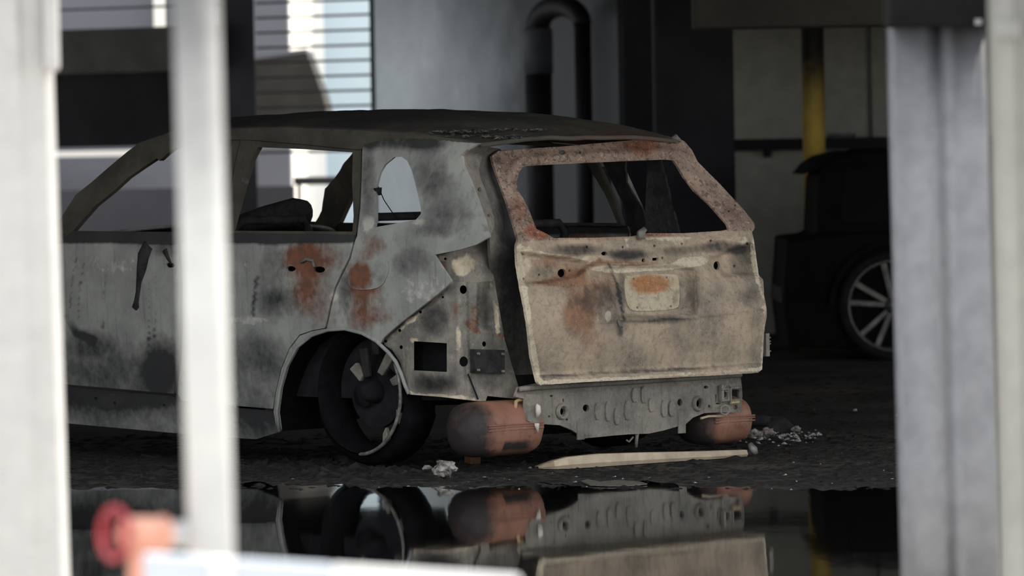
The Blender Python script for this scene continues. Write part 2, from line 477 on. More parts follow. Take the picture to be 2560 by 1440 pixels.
# low wall and ledges seen through the car windows
lw = thing(MB().box(-12, atY(735, 480, 55).x, 55, 55.3, 0, atY(400, 470, 55).z).build('low_wall', plain('dark_yard_wall', lin(66, 66, 74), lin(56, 56, 62), .5, .9)), 'low grey yard wall seen through the car windows', 'wall')
z0, z1 = atY(240, 391, 57).z, atY(240, 377, 57).z
thing(MB().box(-12, atY(335, 380, 57).x, 57, 57.4, z0, z1).build('ledge', M['f_white']), 'ledge left of the front pillar of the car, coloured white in place of sunlight', 'ledge')  # white base colour stands in for sun on the shaded front face
hw = thing(MB().box(-12, atY(700, 400, 59).x, 59, 59.4, 0, z0).build('yard_wall', M['f_lav']), 'taller grey yard wall behind the low one', 'wall')
hr = empty('handrail', (atY(735, 450, 50.5).x, 50.5, 0))
zz = atY(880, 450, 50.5).z
MB().tube([(0, 0, zz), (1.35, -.1, zz)], 0.04, 10).build('top_rail', M['rod'], hr)
for k in range(3): MB().tube([(k * .62 + .05, -k * .045, 0), (k * .62 + .05, -k * .045, zz)], 0.02, 8).build('post', M['rod'], hr)
tag(hr, 'dark yard handrail seen through the side windows', 'handrail')

# gooseneck vent pipe in front of the pale wall
M['blackpipe'] = plain('black_pipe', lin(30, 30, 34), lin(22, 22, 26), 6, 0.6)
M['socket'] = plain('pipe_collar_grey', lin(96, 98, 104), lin(70, 72, 78), 6, 0.6)
vp = empty('vent_pipe', atY(1350, 400, 40.9)); vp.location.z = 0
lx, rx = 0.0, atY(1462, 400, 40.2).x - vp.location.x
dy = -0.7
r_l, r_r = 0.5 * (1384 - 1316) / F * 40.9, 0.5 * 42 / F * 40.2
zc = atY(1350, 70, 40.9).z
MB().tube([(lx, 0, 0), (lx, 0, zc)], r_l, 20).build('left_leg', M['blackpipe'], vp, True)
MB().tube([(rx, dy, 0), (rx, dy, zc)], r_r, 20).build('right_leg', M['blackpipe'], vp, True)
pts = []; rr = []
for k in range(15):
    a = math.pi * k / 14
    pts.append((lx + (rx - lx) * (1 - math.cos(a)) / 2, dy * (1 - math.cos(a)) / 2, zc + 0.16 * math.sin(a)))
    rr.append(r_l * .92 + (r_r * 1.1 - r_l * .92) * k / 14)
MB().tube(pts, rr, 20).build('bend', M['blackpipe'], vp, True)
MB().tube([(lx, 0, zc - .36), (lx, 0, zc - .02), (lx, 0, zc)], [r_l * 1.1, r_l * 1.1, r_l], 20).build('collar', M['socket'], vp, True)
tag(vp, 'black inverted-U vent pipe against the pale wall', 'pipe')

# yellow post, wall rail, conduit
t = NT('yellow_paint_smoked')
z = t.math('ADD', t.sepz(2), t.math('MULTIPLY', t.math('SUBTRACT', t.noise(3, 5), .5), .5))
c = t.mix(t.ramp(t.noise(5, 4), .35, .65), lin(228, 196, 92), lin(214, 176, 84))
c = t.mix(t.ramp(z, 1.6, 2.1), c, lin(40, 38, 34))
M['yellow'] = t.out(c, 0.6)
yp = atY(2036, 400, 37.9)
ypo = empty('yellow_post', (yp.x, yp.y, 0))
MB().tube([(0, 0, 0.01), (0, 0, CZ - .01)], 0.5 * 58 / F * 37.2, 20).build('pole', M['yellow'], ypo, True)
MB().box(-.14, .14, -.14, .14, 0, .02).build('base_plate', M['yellow'], ypo)
tag(ypo, 'yellow steel post with smoke-blackened top beside the black hatchback', 'post')
zr = atY(2000, 360, 40.8).z
wr = empty('wall_rail', (1.7, 40.9, zr))
MB().box(-.05, 5, -.12, .0, -.045, .045).build('rail', M['blackpipe'], wr)
for k in range(4): MB().box(.3 + k * 1.2, .36 + k * 1.2, -.05, .1, -.1, .045).build('bracket', M['blackpipe'], wr)
tag(wr, 'black guard rail running along the grey wall', 'rail')
cx_ = atY(2177, 200, 40.9).x
thing(MB().tube([(cx_, 40.95, zr), (cx_, 40.95, CZ - .01)], 0.012, 8).build('conduit_pipe', M['conduit']), 'thin grey conduit rising from the wall rail', 'pipe')
dbx = atY(2105, 334, 40.85)
bmx = MB()
for k in range(7):
    bmx.box(-.02, .02, -.02, .02, 0, .03, Matrix.Translation((dbx.x + (k - 3) * .026, 40.84 + random.uniform(-.02, .02), zr + .045)) @ Matrix.Rotation(random.random() * 3, 4, 'Z'))
thing(bmx.build('ash_clump', M['conduit']), 'small heap of pale ash lying on the wall rail', 'debris')

# ================================================================== THE BURNT CAR
car = empty('burnt_car', O, TH)
tag(car, 'burnt-out SUV shell with rusted tailgate hanging open', 'car')

def bside(px, py, h):
    b = max(0.0, h - 1.06) * 0.34
    if h < 0.72: b += 0.22 * (0.72 - h) ** 2
    if px > 1070: b += 0.045 * ((px - 1070) / 150.0) ** 2
    return b
def side(off=0.0, dent=0.006):
    def fn(px, py):
        b = 0.0
        for _ in range(4):
            q = S(px, py, b)
            b = bside(px, py, q.z) + off
        return S(px, py, b + dent * nz(px / 70, py / 70) + dent * .4 * nz(px / 24, py / 24, 5))
    return fn
ARCH = [(698, 1078), (692, 1030), (700, 970), (716, 915), (742, 868), (780, 838), (820, 825), (862, 822), (905, 833), (940, 852), (970, 880), (990, 905), (1003, 935), (1012, 962), (1022, 985)]

S_SOOT = [(300, 940, 190, 90, .75), (640, 960, 130, 140, .3), (405, 905, 45, 100, .5), (215, 850, 70, 40, .5), (685, 690, 50, 95, .55), (700, 765, 70, 40, .45), (640, 960, 90, 110, .3),
          (660, 880, 100, 60, .25), (1030, 655, 65, 42, .6), (862, 730, 20, 70, .7), (580, 700, 20, 60, .4), (880, 850, 120, 18, .3), (425, 625, 30, 22, .6), (370, 625, 40, 26, .5)]
S_RUST = [(790, 640, 85, 45, .75), (740, 690, 50, 90, .6), (800, 750, 60, 80, .6), (935, 612, 42, 32, .75), (905, 690, 45, 55, .8), (930, 760, 60, 70, .65), (890, 800, 60, 40, .4), (1000, 800, 40, 30, .35)]
S_PALE = [(1060, 725, 75, 50, .5), (260, 650, 150, 40, .35), (300, 740, 140, 80, .22), (595, 650, 60, 40, .3), (620, 800, 90, 16, .5), (835, 742, 16, 18, .8), (960, 760, 30, 40, .3), (1010, 640, 25, 18, .4)]
STREAK = [([(190, 645), (180, 700), (176, 770)], 4, .6), ([(212, 648), (200, 710), (196, 800)], 3, .6), ([(268, 655), (260, 720), (257, 820)], 3, .5), ([(374, 690), (372, 860)], 2.5, .5), ([(390, 690), (387, 850)], 2.5, .5), ([(642, 690), (636, 730), (633, 800)], 4, .6), ([(165, 790), (190, 830), (230, 850)], 10, .5), ([(190, 700), (300, 735), (330, 740)], 5, .2)]
S_SOOT += STREAK
BELT = [(px, 590, 60, 20, 1.0) for px in range(40, 900, 60)]

fdoor = panel('front_door', [(35, 570), (160, 577), (440, 580), (446, 690), (447, 800), (444, 900), (436, 960), (434, 984), (250, 968), (35, 950)],
              [circ(425, 663, 12, 7, 8)], side(), M['flank'], car, 9, rust=S_RUST, soot=S_SOOT + BELT, pale=S_PALE)
rdoor = panel('rear_door', [(452, 581), (886, 587), (884, 602), (872, 645), (850, 690), (836, 720), (825, 760), (818, 795), (812, 820), (780, 826), (748, 837), (722, 871), (702, 921), (688, 980), (682, 1022),
              (560, 1012), (455, 1002), (445, 985), (446, 955), (455, 900), (458, 800), (457, 690)],
              [circ(727, 672, 12, 7, 10), circ(798, 674, 15, 8, 10)], side(), M['flank'], car, 9, rust=S_RUST, soot=S_SOOT + BELT, pale=S_PALE)
panel('sill', [(30, 956), (250, 974), (432, 990), (450, 1007), (560, 1017), (684, 1027), (690, 1062), (698, 1080), (640, 1098), (560, 1093), (430, 1082), (165, 1058), (30, 1046)],
      [circ(505, 1027, 5, 5, 8), circ(287, 1008, 4, 4, 8), circ(240, 997, 5, 5, 8), circ(410, 1014, 4, 4, 8)], side(0.02), M['flank'], car, 11, soot=S_SOOT, bs=.55, pale=[(280, 1002, 40, 20, .8), (420, 1015, 35, 25, .6), (600, 1040, 60, 30, .3)])
panel('wheel_arch_lip', [(812, 822), (780, 828), (750, 839), (724, 873), (704, 923), (690, 982), (684, 1030), (690, 1062), (699, 1080)] + ARCH[:7][0:] , [], side(0.004), M['flank'], car, 9, th=.02, pale=[(705, 960, 30, 90, .4), (690, 1050, 20, 30, .4)], soot=[(780, 835, 30, 15, .3)])
QW = [(941, 549), (940, 470), (950, 432), (962, 412), (985, 393), (1003, 391), (1018, 402), (1030, 428), (1041, 470), (1052, 520), (1052, 535), (1040, 549), (1000, 557), (938, 568)]
QP = [(816, 824), (820, 825), (862, 822), (905, 833), (940, 852), (952, 858), (957, 846), (972, 832), (1000, 808), (1060, 762), (1115, 718), (1128, 702), (1105, 668), (1085, 637), (1150, 624), (1190, 612), (1224, 592), (1216, 575), (1212, 550), (1194, 500), (1175, 450),
      (1158, 412), (1155, 388), (1175, 372), (1203, 359), (1150, 355), (1060, 345), (960, 346), (910, 360), (906, 372), (904, 450), (901, 520), (893, 590), (888, 602), (877, 645), (855, 690), (841, 720), (830, 760), (823, 795)]
q_soot = S_SOOT + [(1000, 350, 150, 25, .9), (920, 450, 25, 110, .7), (1070, 420, 60, 70, .55), (1110, 500, 80, 80, .4), (1030, 580, 90, 20, .3), (1130, 560, 70, 50, .4)]
quarter = panel('quarter_panel', QP, [QW], side(), M['flank'], car, 9, rust=S_RUST + [(1195, 500, 12, 40, .2)], soot=q_soot, pale=S_PALE + [(920, 560, 18, 30, .6), (1045, 555, 25, 18, .5), (1120, 660, 25, 20, .6)])
panel('fuel_flap', chaikin([(880, 652), (965, 648), (972, 660), (968, 690), (950, 722), (890, 726), (872, 715), (868, 690)], 2), [], side(-.006, .004), M['flank'], car, 9, th=.006, rust=[(900, 690, 36, 42, 1.2)], soot=[(950, 680, 24, 50, .5), (875, 700, 10, 30, .5)], pale=[(955, 670, 8, 26, .6)])
rail = panel('roof_rail', [(430, 332), (560, 322), (700, 318), (900, 326), (1060, 336), (1150, 349), (1205, 358), (1150, 356), (1060, 347), (960, 348), (912, 361), (904, 373), (890, 374), (760, 361), (640, 351), (560, 347), (430, 356)], [], side(), M['roof'], car, 12, bs=.3)
apil = panel('front_pillar', [(60, 640), (152, 545), (189, 487), (227, 457), (281, 410), (316, 381), (350, 356), (432, 328), (560, 320), (600, 324), (600, 349), (560, 349), (480, 356), (434, 373), (418, 384), (398, 402), (392, 396), (357, 419), (319, 445), (281, 480), (236, 516), (201, 556), (182, 578), (60, 665)],
             [], side(), M['roof'], car, 12, th=.03, bs=.35, pale=[(230, 520, 60, 6, .2)])
rframe = panel('window_frame', [(601, 349), (640, 352), (760, 362), (890, 375), (903, 374), (901, 450), (897, 520), (889, 588), (560, 583), (572, 500), (588, 410)],
               [[(645, 368), (760, 373), (882, 381), (880, 450), (884, 540), (881, 579), (577, 577), (585, 545), (606, 470), (628, 400)]], side(.012), M['roof'], rdoor, 12, th=.03, bs=.2, pale=[(605, 440, 14, 60, .35)])
bpil = panel('door_pillar', [(583, 349), (600, 349), (586, 410), (570, 500), (558, 583), (515, 581), (545, 470)], [], side(.02), M['roof'], car, 14, th=.03, bs=.2)
# ---- far side of the shell, mirrored
for o in (rail, apil, quarter, bpil):
    c = mirrored(o, mat=M['char'] if o is quarter else None)
    for v in c.data.vertices: v.co.x -= .4 * max(0, .6 - v.co.y) ** 1.5; v.co.y = max(v.co.y, .36)
fd2 = mirrored(fdoor); rd2 = mirrored(rdoor); mirrored(rframe, parent=rd2)

# ---- roof
def edge(px, py): 
    return side(0, 0)(px, py)
redge = [edge(*q) for q in ((430, 332), (560, 322), (700, 318), (800, 321), (900, 326), (1000, 331), (1060, 336), (1150, 349), (1200, 358))]
tab_h = sorted((q.y, q.z) for q in redge); tab_b = sorted((q.y, q.x) for q in redge)
a_r, a_f = tab_h[0][0], tab_h[-1][0]
rows = []; sa = []; ra = []; pa = []
NA, NB = 60, 44
for i in range(NA + 1):
    row = []
    for j in range(NB + 1):
        s = j / NB * 2 - 1
        aa = a_r + (a_f - a_r) * i / NA
        rear = a_r - 0.02 - 0.05 * (1 - s * s)
        aa = rear + (a_f + 0.10 * (1 - s * s) - rear) * i / NA
        he, be = lerp_tab(tab_h, aa), lerp_tab(tab_b, aa)
        bb = be + (W - 2 * be - .5 * max(0, .6 - aa) ** 1.5) * j / NB
        cr = 0.078 * (1 - abs(s) ** 2.6)
        fr = (aa - a_r) / (a_f - a_r)
        cr *= 0.35 + 0.65 * sst(fr / .35 + .1)
        dn = 0.012 * nz(aa * 3.1, bb * 3.1, 2) * (1 - s ** 4) + 0.004 * nz(aa * 9, bb * 9)
        row.append(Vector((bb, aa, he + cr + dn)))
        sa.append(.25 + .5 * sst(fr * 2.2)); ra.append(.5 * sst((s + .7) * 1.2) * sst(1.25 - fr * 5)); pa.append(0.1)
    rows.append(row)
g = MB().grid(rows)
roof = g.build('roof', M['roof'], car, True, {'soot': sa, 'rust': ra, 'pale': pa})
m = roof.modifiers.new('sheet', 'SOLIDIFY'); m.thickness = .02; m.offset = -1

# ---- rear left corner: rear pillar flange, gutter, lamp pocket, inner corner sheet
L1 = [(362, 1203), (388, 1155), (412, 1158), (450, 1175), (500, 1194), (550, 1212), (590, 1222), (640, 1222)]
L2 = [(369, 1222), (400, 1200), (425, 1197), (450, 1203), (481, 1216), (537, 1234), (562, 1236), (590, 1230)]
def a1(py):
    return edge(lerp_tab(L1, py), py).y
def flange(px, py):
    return R(px, py, a1(py) + 0.0018 * (px - lerp_tab(L1, py)) + .004 * nz(px / 20, py / 20))
panel('rear_pillar_flange', [(1203, 360), (1175, 374), (1156, 390), (1159, 412), (1176, 450), (1195, 500), (1213, 550), (1217, 575), (1225, 592), (1236, 565), (1234, 537), (1216, 481), (1203, 450), (1197, 425), (1202, 400), (1222, 369)],
      [circ(1199, 474, 5, 6, 8), circ(1222, 539, 4, 4, 8)], flange, M['bare'], car, 9, th=.015, pale=[(1200, 480, 14, 50, .3)], soot=[(1190, 390, 30, 30, .35), (1215, 450, 12, 80, .3)], rust=[(1190, 480, 10, 40, .3)])
def gutter(px, py):
    base = a1(min(py, 590)) + .12 if py < 590 else 0.12 + (a1(590)) * (1 - sst((py - 590) / 120)) 
    return R(px, py, base + .004 * max(0, min(60, px - lerp_tab(L2, py) - 10)) * sst((640 - py) / 60))
panel('tailgate_gutter', [(1215, 366), (1196, 400), (1192, 425), (1198, 450), (1211, 481), (1229, 537), (1231, 562), (1224, 590), (1226, 640), (1232, 690), (1240, 760), (1255, 850), (1278, 940), (1290, 985), (1390, 985), (1355, 830), (1340, 720), (1335, 600), (1300, 500), (1272, 400), (1250, 372)],
      [], gutter, M['bare'], car, 16, th=.015, bs=.55, soot=[(1275, 650, 40, 300, .4)])
PATH = [(1.2, .035), (.30, .035), (.17, .06), (.11, .11), (.085, .2), (.085, .7)]     # plan of the bare corner (a, b)
def wrap(off=0.0, dent=0.008, extra=None):
    def fn(px, py):
        d = ray(px, py); best = None
        cl = Vector(((CP - O).dot(V), (CP - O).dot(U))); dl = Vector((d.dot(V), d.dot(U)))
        for (a0, b0), (a1_, b1) in zip(PATH, PATH[1:]):
            P0 = Vector((b0, a0)); E = Vector((b1 - b0, a1_ - a0))
            den = dl.x * E.y - dl.y * E.x
            if abs(den) < 1e-9: continue
            tt = ((P0.x - cl.x) * E.y - (P0.y - cl.y) * E.x) / den
            uu = ((P0.x - cl.x) * dl.y - (P0.y - cl.y) * dl.x) / den
            if -0.001 <= uu <= 1.001 and (best is None or tt < best): best = tt
        if best is None: best = (0.085 - (CP - O).dot(U)) / d.dot(U)
        k = best * (1 + (off + dent * nz(px / 26, py / 26, 4) + (extra(px, py) if extra else 0)) / 24.0 / .8)
        return toL(CP + d * k)
    return fn
def lampx(px, py):
    return 0.03 * sst((px - 1110) / 60) * sst((700 - py) / 40) - .02 * math.exp(-((px - 1150) / 22) ** 2 - ((py - 662) / 22) ** 2)
panel('lamp_pocket', [(1087, 638), (1150, 625), (1190, 613), (1226, 593), (1232, 620), (1228, 660), (1236, 700), (1200, 708), (1130, 706), (1106, 669)], [circ(1114, 647, 4, 4, 8)], wrap(.01, .012, lampx), M['bare'], car, 9, th=.012,
      pale=[(1155, 665, 28, 28, .9), (1190, 635, 30, 20, .4), (1105, 645, 14, 10, .6), (1200, 670, 24, 20, .3)], rust=[(1108, 672, 16, 22, .7), (1190, 650, 50, 8, .4), (1200, 700, 40, 8, .4)], soot=[(1220, 680, 20, 40, .4)])
def cornx(px, py):
    v = 0.0
    v += 0.05 * sst(1 - abs(px - 1222) / 30) * sst((py - 690) / 40) * sst((835 - py) / 30)         # V-shaped pocket
    v += 0.02 * sst((1015 - px) / 30)
    v -= 0.02 * math.exp(-((px - 1147) / 14) ** 2) * sst((py - 700) / 30) * sst((1000 - py) / 60)    # upright pressing
    dline = (px - 965) * (722 - 842) - (py - 842) * (1115 - 965)
    dl = abs(dline) / math.hypot(150, 120)
    v -= 0.015 * math.exp(-((dl - 14) / 9) ** 2) * (1 if px < 1115 else 0)
    v += 0.03 * sst(1 - abs(px - 1075) / 60) * sst((py - 940) / 40)
    return v
panel('rear_corner_sheet', [(957, 853), (974, 834), (1002, 810), (1062, 764), (1117, 720), (1130, 704), (1200, 706), (1236, 698), (1246, 760), (1262, 850), (1285, 930), (1303, 990), (1290, 997), (1218, 990), (1214, 1003), (1195, 1003), (1100, 992), (1022, 986), (1012, 962), (1003, 935), (990, 905), (970, 880)],
      [densify([(1035, 853), (1117, 858), (1117, 930), (1035, 926)], 12), circ(1158, 724, 9, 11), circ(1159, 904, 11, 13), circ(1051, 780, 4, 4, 8), circ(999, 826, 4, 4, 8), circ(964, 853, 4, 4, 8), circ(1003, 868, 4, 5, 8), circ(1107, 743, 3, 3, 8), circ(1210, 860, 5, 7, 8)],
      wrap(0, .006, cornx), M['bare'], car, 7, th=.012, bs=.16, pale=[([(1147, 720), (1145, 990)], 8, .3), ([(1225, 692), (1246, 830)], 5, .6), ([(962, 850), (1010, 815), (1115, 725)], 5, .6), ([(1022, 983), (1100, 990), (1200, 1000)], 5, .5), ([(1030, 850), (1120, 853)], 4, .4), ([(1122, 860), (1124, 930)], 4, .4), ([(970, 875), (1005, 935), (1022, 980)], 8, .4), (1145, 850, 14, 40, .35), (1195, 775, 10, 60, .35), (1243, 800, 6, 50, .5), (1010, 850, 40, 14, .35), (1100, 990, 100, 8, .3), (1190, 960, 20, 40, .3), (1030, 800, 60, 8, .5)],  # pale strokes include painted lit edges of the pressings
      rust=[([(1150, 800), (1200, 830), (1290, 842)], 6, .4), (1185, 800, 20, 50, .6), (1140, 770, 24, 22, .5), (1270, 840, 30, 10, .4), (970, 860, 12, 20, .4), (1190, 985, 20, 20, .3)], soot=[([(1168, 700), (1172, 860), (1180, 990)], 4, .4), ([(1196, 700), (1192, 830)], 4, .45), (1085, 800, 40, 50, .65), (1220, 770, 24, 60, .45), (1080, 960, 60, 28, .7), (1230, 930, 50, 60, .45), (1140, 940, 20, 40, .3)])  # soot strokes include shade painted in the creases and the V pocket
box_m = panel('control_module', [(1186, 873), (1262, 875), (1262, 934), (1186, 932)], [], wrap(-.03, .002), M['char'], car, 12, th=.03)
for q in ((1194, 884), (1255, 885), (1194, 925), (1255, 928)):
    bp = wrap(-.036, 0)(*q); MB().tube([bp, bp + Vector((0, -.012, 0))], .006, 8).build('bolt', M['bare'], box_m)
# drooping wire
MB().tube([wrap(-.01)(x, y) for x, y in ((1170, 935), (1178, 955), (1186, 975), (1195, 998))], .004, 6).build('wire', M['soot'], car)
# dark inner walls behind the bare corner
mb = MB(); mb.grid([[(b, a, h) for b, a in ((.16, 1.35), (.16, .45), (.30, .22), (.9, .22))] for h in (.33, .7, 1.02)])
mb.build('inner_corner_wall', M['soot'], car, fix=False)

# ---- wheel housing
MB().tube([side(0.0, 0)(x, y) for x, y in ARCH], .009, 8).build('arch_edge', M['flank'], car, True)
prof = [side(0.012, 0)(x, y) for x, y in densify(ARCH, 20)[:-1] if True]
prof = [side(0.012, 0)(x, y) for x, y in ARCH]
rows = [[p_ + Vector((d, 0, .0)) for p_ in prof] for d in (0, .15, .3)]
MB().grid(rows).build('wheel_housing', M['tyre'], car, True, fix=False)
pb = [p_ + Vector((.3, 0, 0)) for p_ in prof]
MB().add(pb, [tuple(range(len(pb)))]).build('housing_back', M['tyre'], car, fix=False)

# ---- tailgate
LV = [(1.0, None)]
def lvl(x0, y0, x1, y1): return lambda px: y0 + (y1 - y0) * (px - x0) / (x1 - x0)
TG = [(lvl(1228, 395, 1712, 352), .27), (lvl(1300, 480, 1760, 455), .16), (lvl(1384, 597, 1823, 575), -.035), (lvl(1300, 640, 1890, 607), -.06), (lvl(1300, 716, 1910, 684), -.115),
      (lvl(1310, 735, 1910, 705), -.135), (lvl(1315, 808, 1915, 772), -.15), (lvl(1325, 880, 1910, 850), -.125), (lvl(1335, 935, 1906, 905), -.095), (lvl(1345, 948, 1906, 916), -.115), (lvl(1345, 962, 1906, 930), -.12)]
RL = [(1299, 628), (1420, 644), (1478, 656), (1446, 690), (1402, 702), (1302, 711)]
RR = [(1762, 648), (1880, 604), (1892, 686), (1815, 690), (1784, 672)]
RC = [(1500, 668), (1560, 664), (1690, 664), (1740, 672), (1745, 790), (1548, 796)]
def pdist(px, py, P):
    best = 1e9
    for i in range(len(P)):
        (x0, y0), (x1, y1) = P[i], P[(i + 1) % len(P)]
        dx, dy = x1 - x0, y1 - y0
        k = max(0, min(1, ((px - x0) * dx + (py - y0) * dy) / (dx * dx + dy * dy)))
        best = min(best, math.hypot(px - x0 - dx * k, py - y0 - dy * k))
    return best if inpoly(px, py, P) else -best
def tga(px, py):
    ys = [(f(px), a) for f, a in TG]
    a = lerp_tab(ys, py)
    a += .05 * sst(pdist(px, py, RL) / 9 + .2) + .045 * sst(pdist(px, py, RR) / 9 + .2) + .035 * sst(pdist(px, py, RC) / 10 + .2)
    a -= .008 * math.exp(-((py - (662 - (px - 1500) * .05)) / 6) ** 2) * sst((px - 1480) / 20) * sst((1770 - px) / 20)
    # rolled side and pillar edges
    if py > 600:
        a += .022 * sst(1 - (px - (1290 + max(0, py - 700) * .22)) / 24) + .02 * sst(1 - (1905 - px) / 22)
    else:
        a -= .012 * sst(1 - abs(pdist(px, py, TGW) + 22) / 14)
    return a + .004 * nz(px / 45, py / 45, 8) + .0022 * nz(px / 15, py / 15, 1)
TGW = [(1306, 419), (1316, 415), (1369, 412), (1494, 406), (1587, 402), (1662, 399), (1684, 401), (1695, 416), (1709, 441), (1737, 478), (1775, 512), (1797, 537), (1819, 562), (1823, 573), (1806, 577), (1712, 583), (1619, 583), (1581, 591), (1494, 594), (1384, 595), (1366, 584), (1341, 572), (1325, 531), (1309, 497), (1294, 475), (1292, 453), (1298, 431)]
TGO = [(1230, 392), (1245, 378), (1300, 373), (1420, 365), (1550, 353), (1640, 346), (1690, 344), (1712, 354), (1730, 375), (1745, 405), (1800, 460), (1860, 525), (1886, 558), (1887, 571), (1880, 580), (1885, 602), (1890, 640), (1897, 688), (1908, 700), (1910, 735), (1916, 770), (1917, 790), (1910, 830), (1908, 880), (1905, 924), (1895, 932),
       (1800, 938), (1600, 948), (1450, 956), (1352, 963), (1343, 955), (1328, 890), (1321, 820), (1313, 770), (1303, 720), (1293, 660), (1291, 615), (1296, 600), (1284, 560), (1266, 500), (1248, 450), (1234, 412)]
sm = [(1307, 634), (1309, 697), (1348, 687), (1467, 617), (1557, 618), (1636, 615), (1705, 610), (1777, 602), (1868, 609), (1836, 665), (1424, 677), (1450, 381), (1300, 549), (1838, 514), (1822, 528), (1656, 645)]
tg_holes = [TGW, circ(1405, 683, 11, 11), circ(1792, 664, 8, 11), circ(1511, 634, 8, 5, 10), circ(1405, 381, 9, 6, 10), circ(1609, 651, 5, 5, 8), [(1631, 645), (1646, 644), (1646, 651), (1631, 652)]] + [circ(x, y, 3, 3.4, 8) for x, y in sm]
T_RUST_SHADE = [(1400, 650, 110, 40, .22), (1500, 740, 90, 60, .2), (1620, 640, 200, 30, .12), (1500, 920, 200, 20, .15), (1445, 770, 60, 80, .2), (1480, 850, 50, 60, .15), (1400, 690, 80, 30, .3), (1500, 700, 50, 40, .25), (1330, 600, 40, 30, .3), (1560, 358, 260, 12, .45), (1605, 372, 38, 22, .9), (1400, 705, 60, 12, .6), (1425, 690, 36, 24, .7), (1360, 655, 50, 14, .5), (1420, 640, 60, 10, .5), (1455, 760, 50, 55, .55), (1440, 800, 45, 45, .6), (1485, 860, 36, 40, .5),
          (1620, 795, 50, 14, .35), (1345, 575, 34, 24, .9), (1470, 590, 100, 9, .6), (1640, 590, 60, 8, .5), (1250, 430, 14, 40, .3), (1300, 520, 24, 60, .3), (1520, 720, 40, 50, .35), (1550, 660, 110, 6, .5), (1640, 880, 120, 60, .15), (1600, 940, 260, 8, .3)]
T_PALE_LIT = [(1318, 660, 16, 40, .6), (1420, 640, 70, 10, .5), (1530, 672, 60, 9, .8), (1640, 668, 60, 10, .6), (1725, 655, 40, 16, .6), (1560, 625, 30, 24, .4), (1690, 610, 50, 20, .4), (1850, 600, 26, 14, .5), (1395, 765, 50, 45, .35), (1470, 655, 20, 20, .4), (1520, 790, 10, 14, .8), (1890, 640, 8, 60, .5), (1600, 955, 250, 8, .4), (1600, 594, 200, 7, .5),
          (1700, 870, 160, 50, .2), (1400, 900, 60, 40, .2), (1335, 920, 12, 60, .6), (1315, 780, 8, 60, .6), (1800, 560, 30, 30, .3)]
T_SOOT_SHADE = [(1390, 765, 90, 40, .22), (1810, 745, 110, 45, .25), (1640, 620, 260, 30, .15), (1360, 670, 60, 30, .25), (1560, 720, 60, 70, .2), (1700, 790, 180, 20, .15), (1600, 900, 300, 30, .08), (1440, 625, 75, 18, .8), (1570, 638, 55, 16, .8), (1690, 628, 50, 14, .5), (1810, 618, 80, 18, .75), (1850, 655, 34, 34, .6), (1490, 740, 70, 60, .3), (1350, 690, 40, 25, .3), (1600, 800, 120, 16, .35), (1730, 720, 26, 50, .3), (1380, 855, 60, 14, .3), (1880, 740, 30, 30, .3), (1275, 520, 16, 60, .4), (1490, 750, 40, 40, .35), (1555, 730, 14, 50, .35), (1340, 930, 0.1, .1, 0), (1640, 925, 280, 8, .3), (1400, 942, 60, 8, .4), (1780, 490, 40, 16, .25), (1735, 740, 20, 60, .15), (1660, 800, 60, 12, .3), (1340, 800, 40, 12, .25), (1550, 830, 10, 16, .8)]
T_RUST_SHADE += [([(1302, 714), (1400, 705), (1440, 691), (1480, 662), (1500, 652)], 8, .5), ([(1500, 652), (1580, 657), (1640, 657)], 5, .5), ([(1784, 672), (1812, 690), (1905, 690)], 6, .5), ([(1384, 601), (1500, 599), (1620, 589), (1810, 581)], 5, .5), ([(1350, 935), (1600, 925), (1900, 905)], 6, .25)]  # rust lines along creases, painted to strengthen the weak relief shading
T_SOOT_SHADE += [([(1440, 691), (1480, 662), (1500, 650)], 6, .5), ([(1302, 712), (1400, 703)], 3, .4), ([(1500, 661), (1560, 666)], 4, .3), ([(1350, 940), (1600, 930), (1900, 909)], 4, .45), ([(1520, 655), (1545, 720), (1560, 800)], 3, .5), ([(1330, 817), (1550, 805), (1750, 795), (1912, 775)], 3, .25), ([(1784, 674), (1812, 693), (1905, 694)], 3, .35)]  # crease shade painted as dark lines over the soot patches
T_PALE_LIT += [([(1303, 722), (1400, 712), (1445, 701)], 4, .4), ([(1500, 670), (1560, 676), (1640, 670), (1700, 662), (1765, 655)], 7, .5), ([(1310, 628), (1400, 643), (1470, 657)], 6, .5), ([(1700, 655), (1780, 640), (1855, 610)], 7, .45), ([(1296, 620), (1297, 660), (1307, 720), (1318, 770), (1326, 820), (1333, 890), (1348, 955)], 8, .6),
           ([(1884, 605), (1893, 690), (1913, 770), (1905, 920)], 6, .5), ([(1350, 957), (1600, 943), (1900, 924)], 6, .6), ([(1330, 811), (1550, 799), (1750, 789), (1912, 769)], 2.5, .4), ([(1300, 612), (1340, 620), (1360, 640)], 6, .4)]  # pale lines paint lit edges along the lip, ledges and creases
tailgate = panel('tailgate', TGO, tg_holes, lambda px, py: R(px, py, tga(px, py)), M['gate'], car, 6.5, th=.014, rust=T_RUST_SHADE + [(1290, 480, 40, 90, .3)], pale=T_PALE_LIT, soot=T_SOOT_SHADE, jag=.8)
tailgate['label'] = 'rust-mottled tailgate with empty window frame'
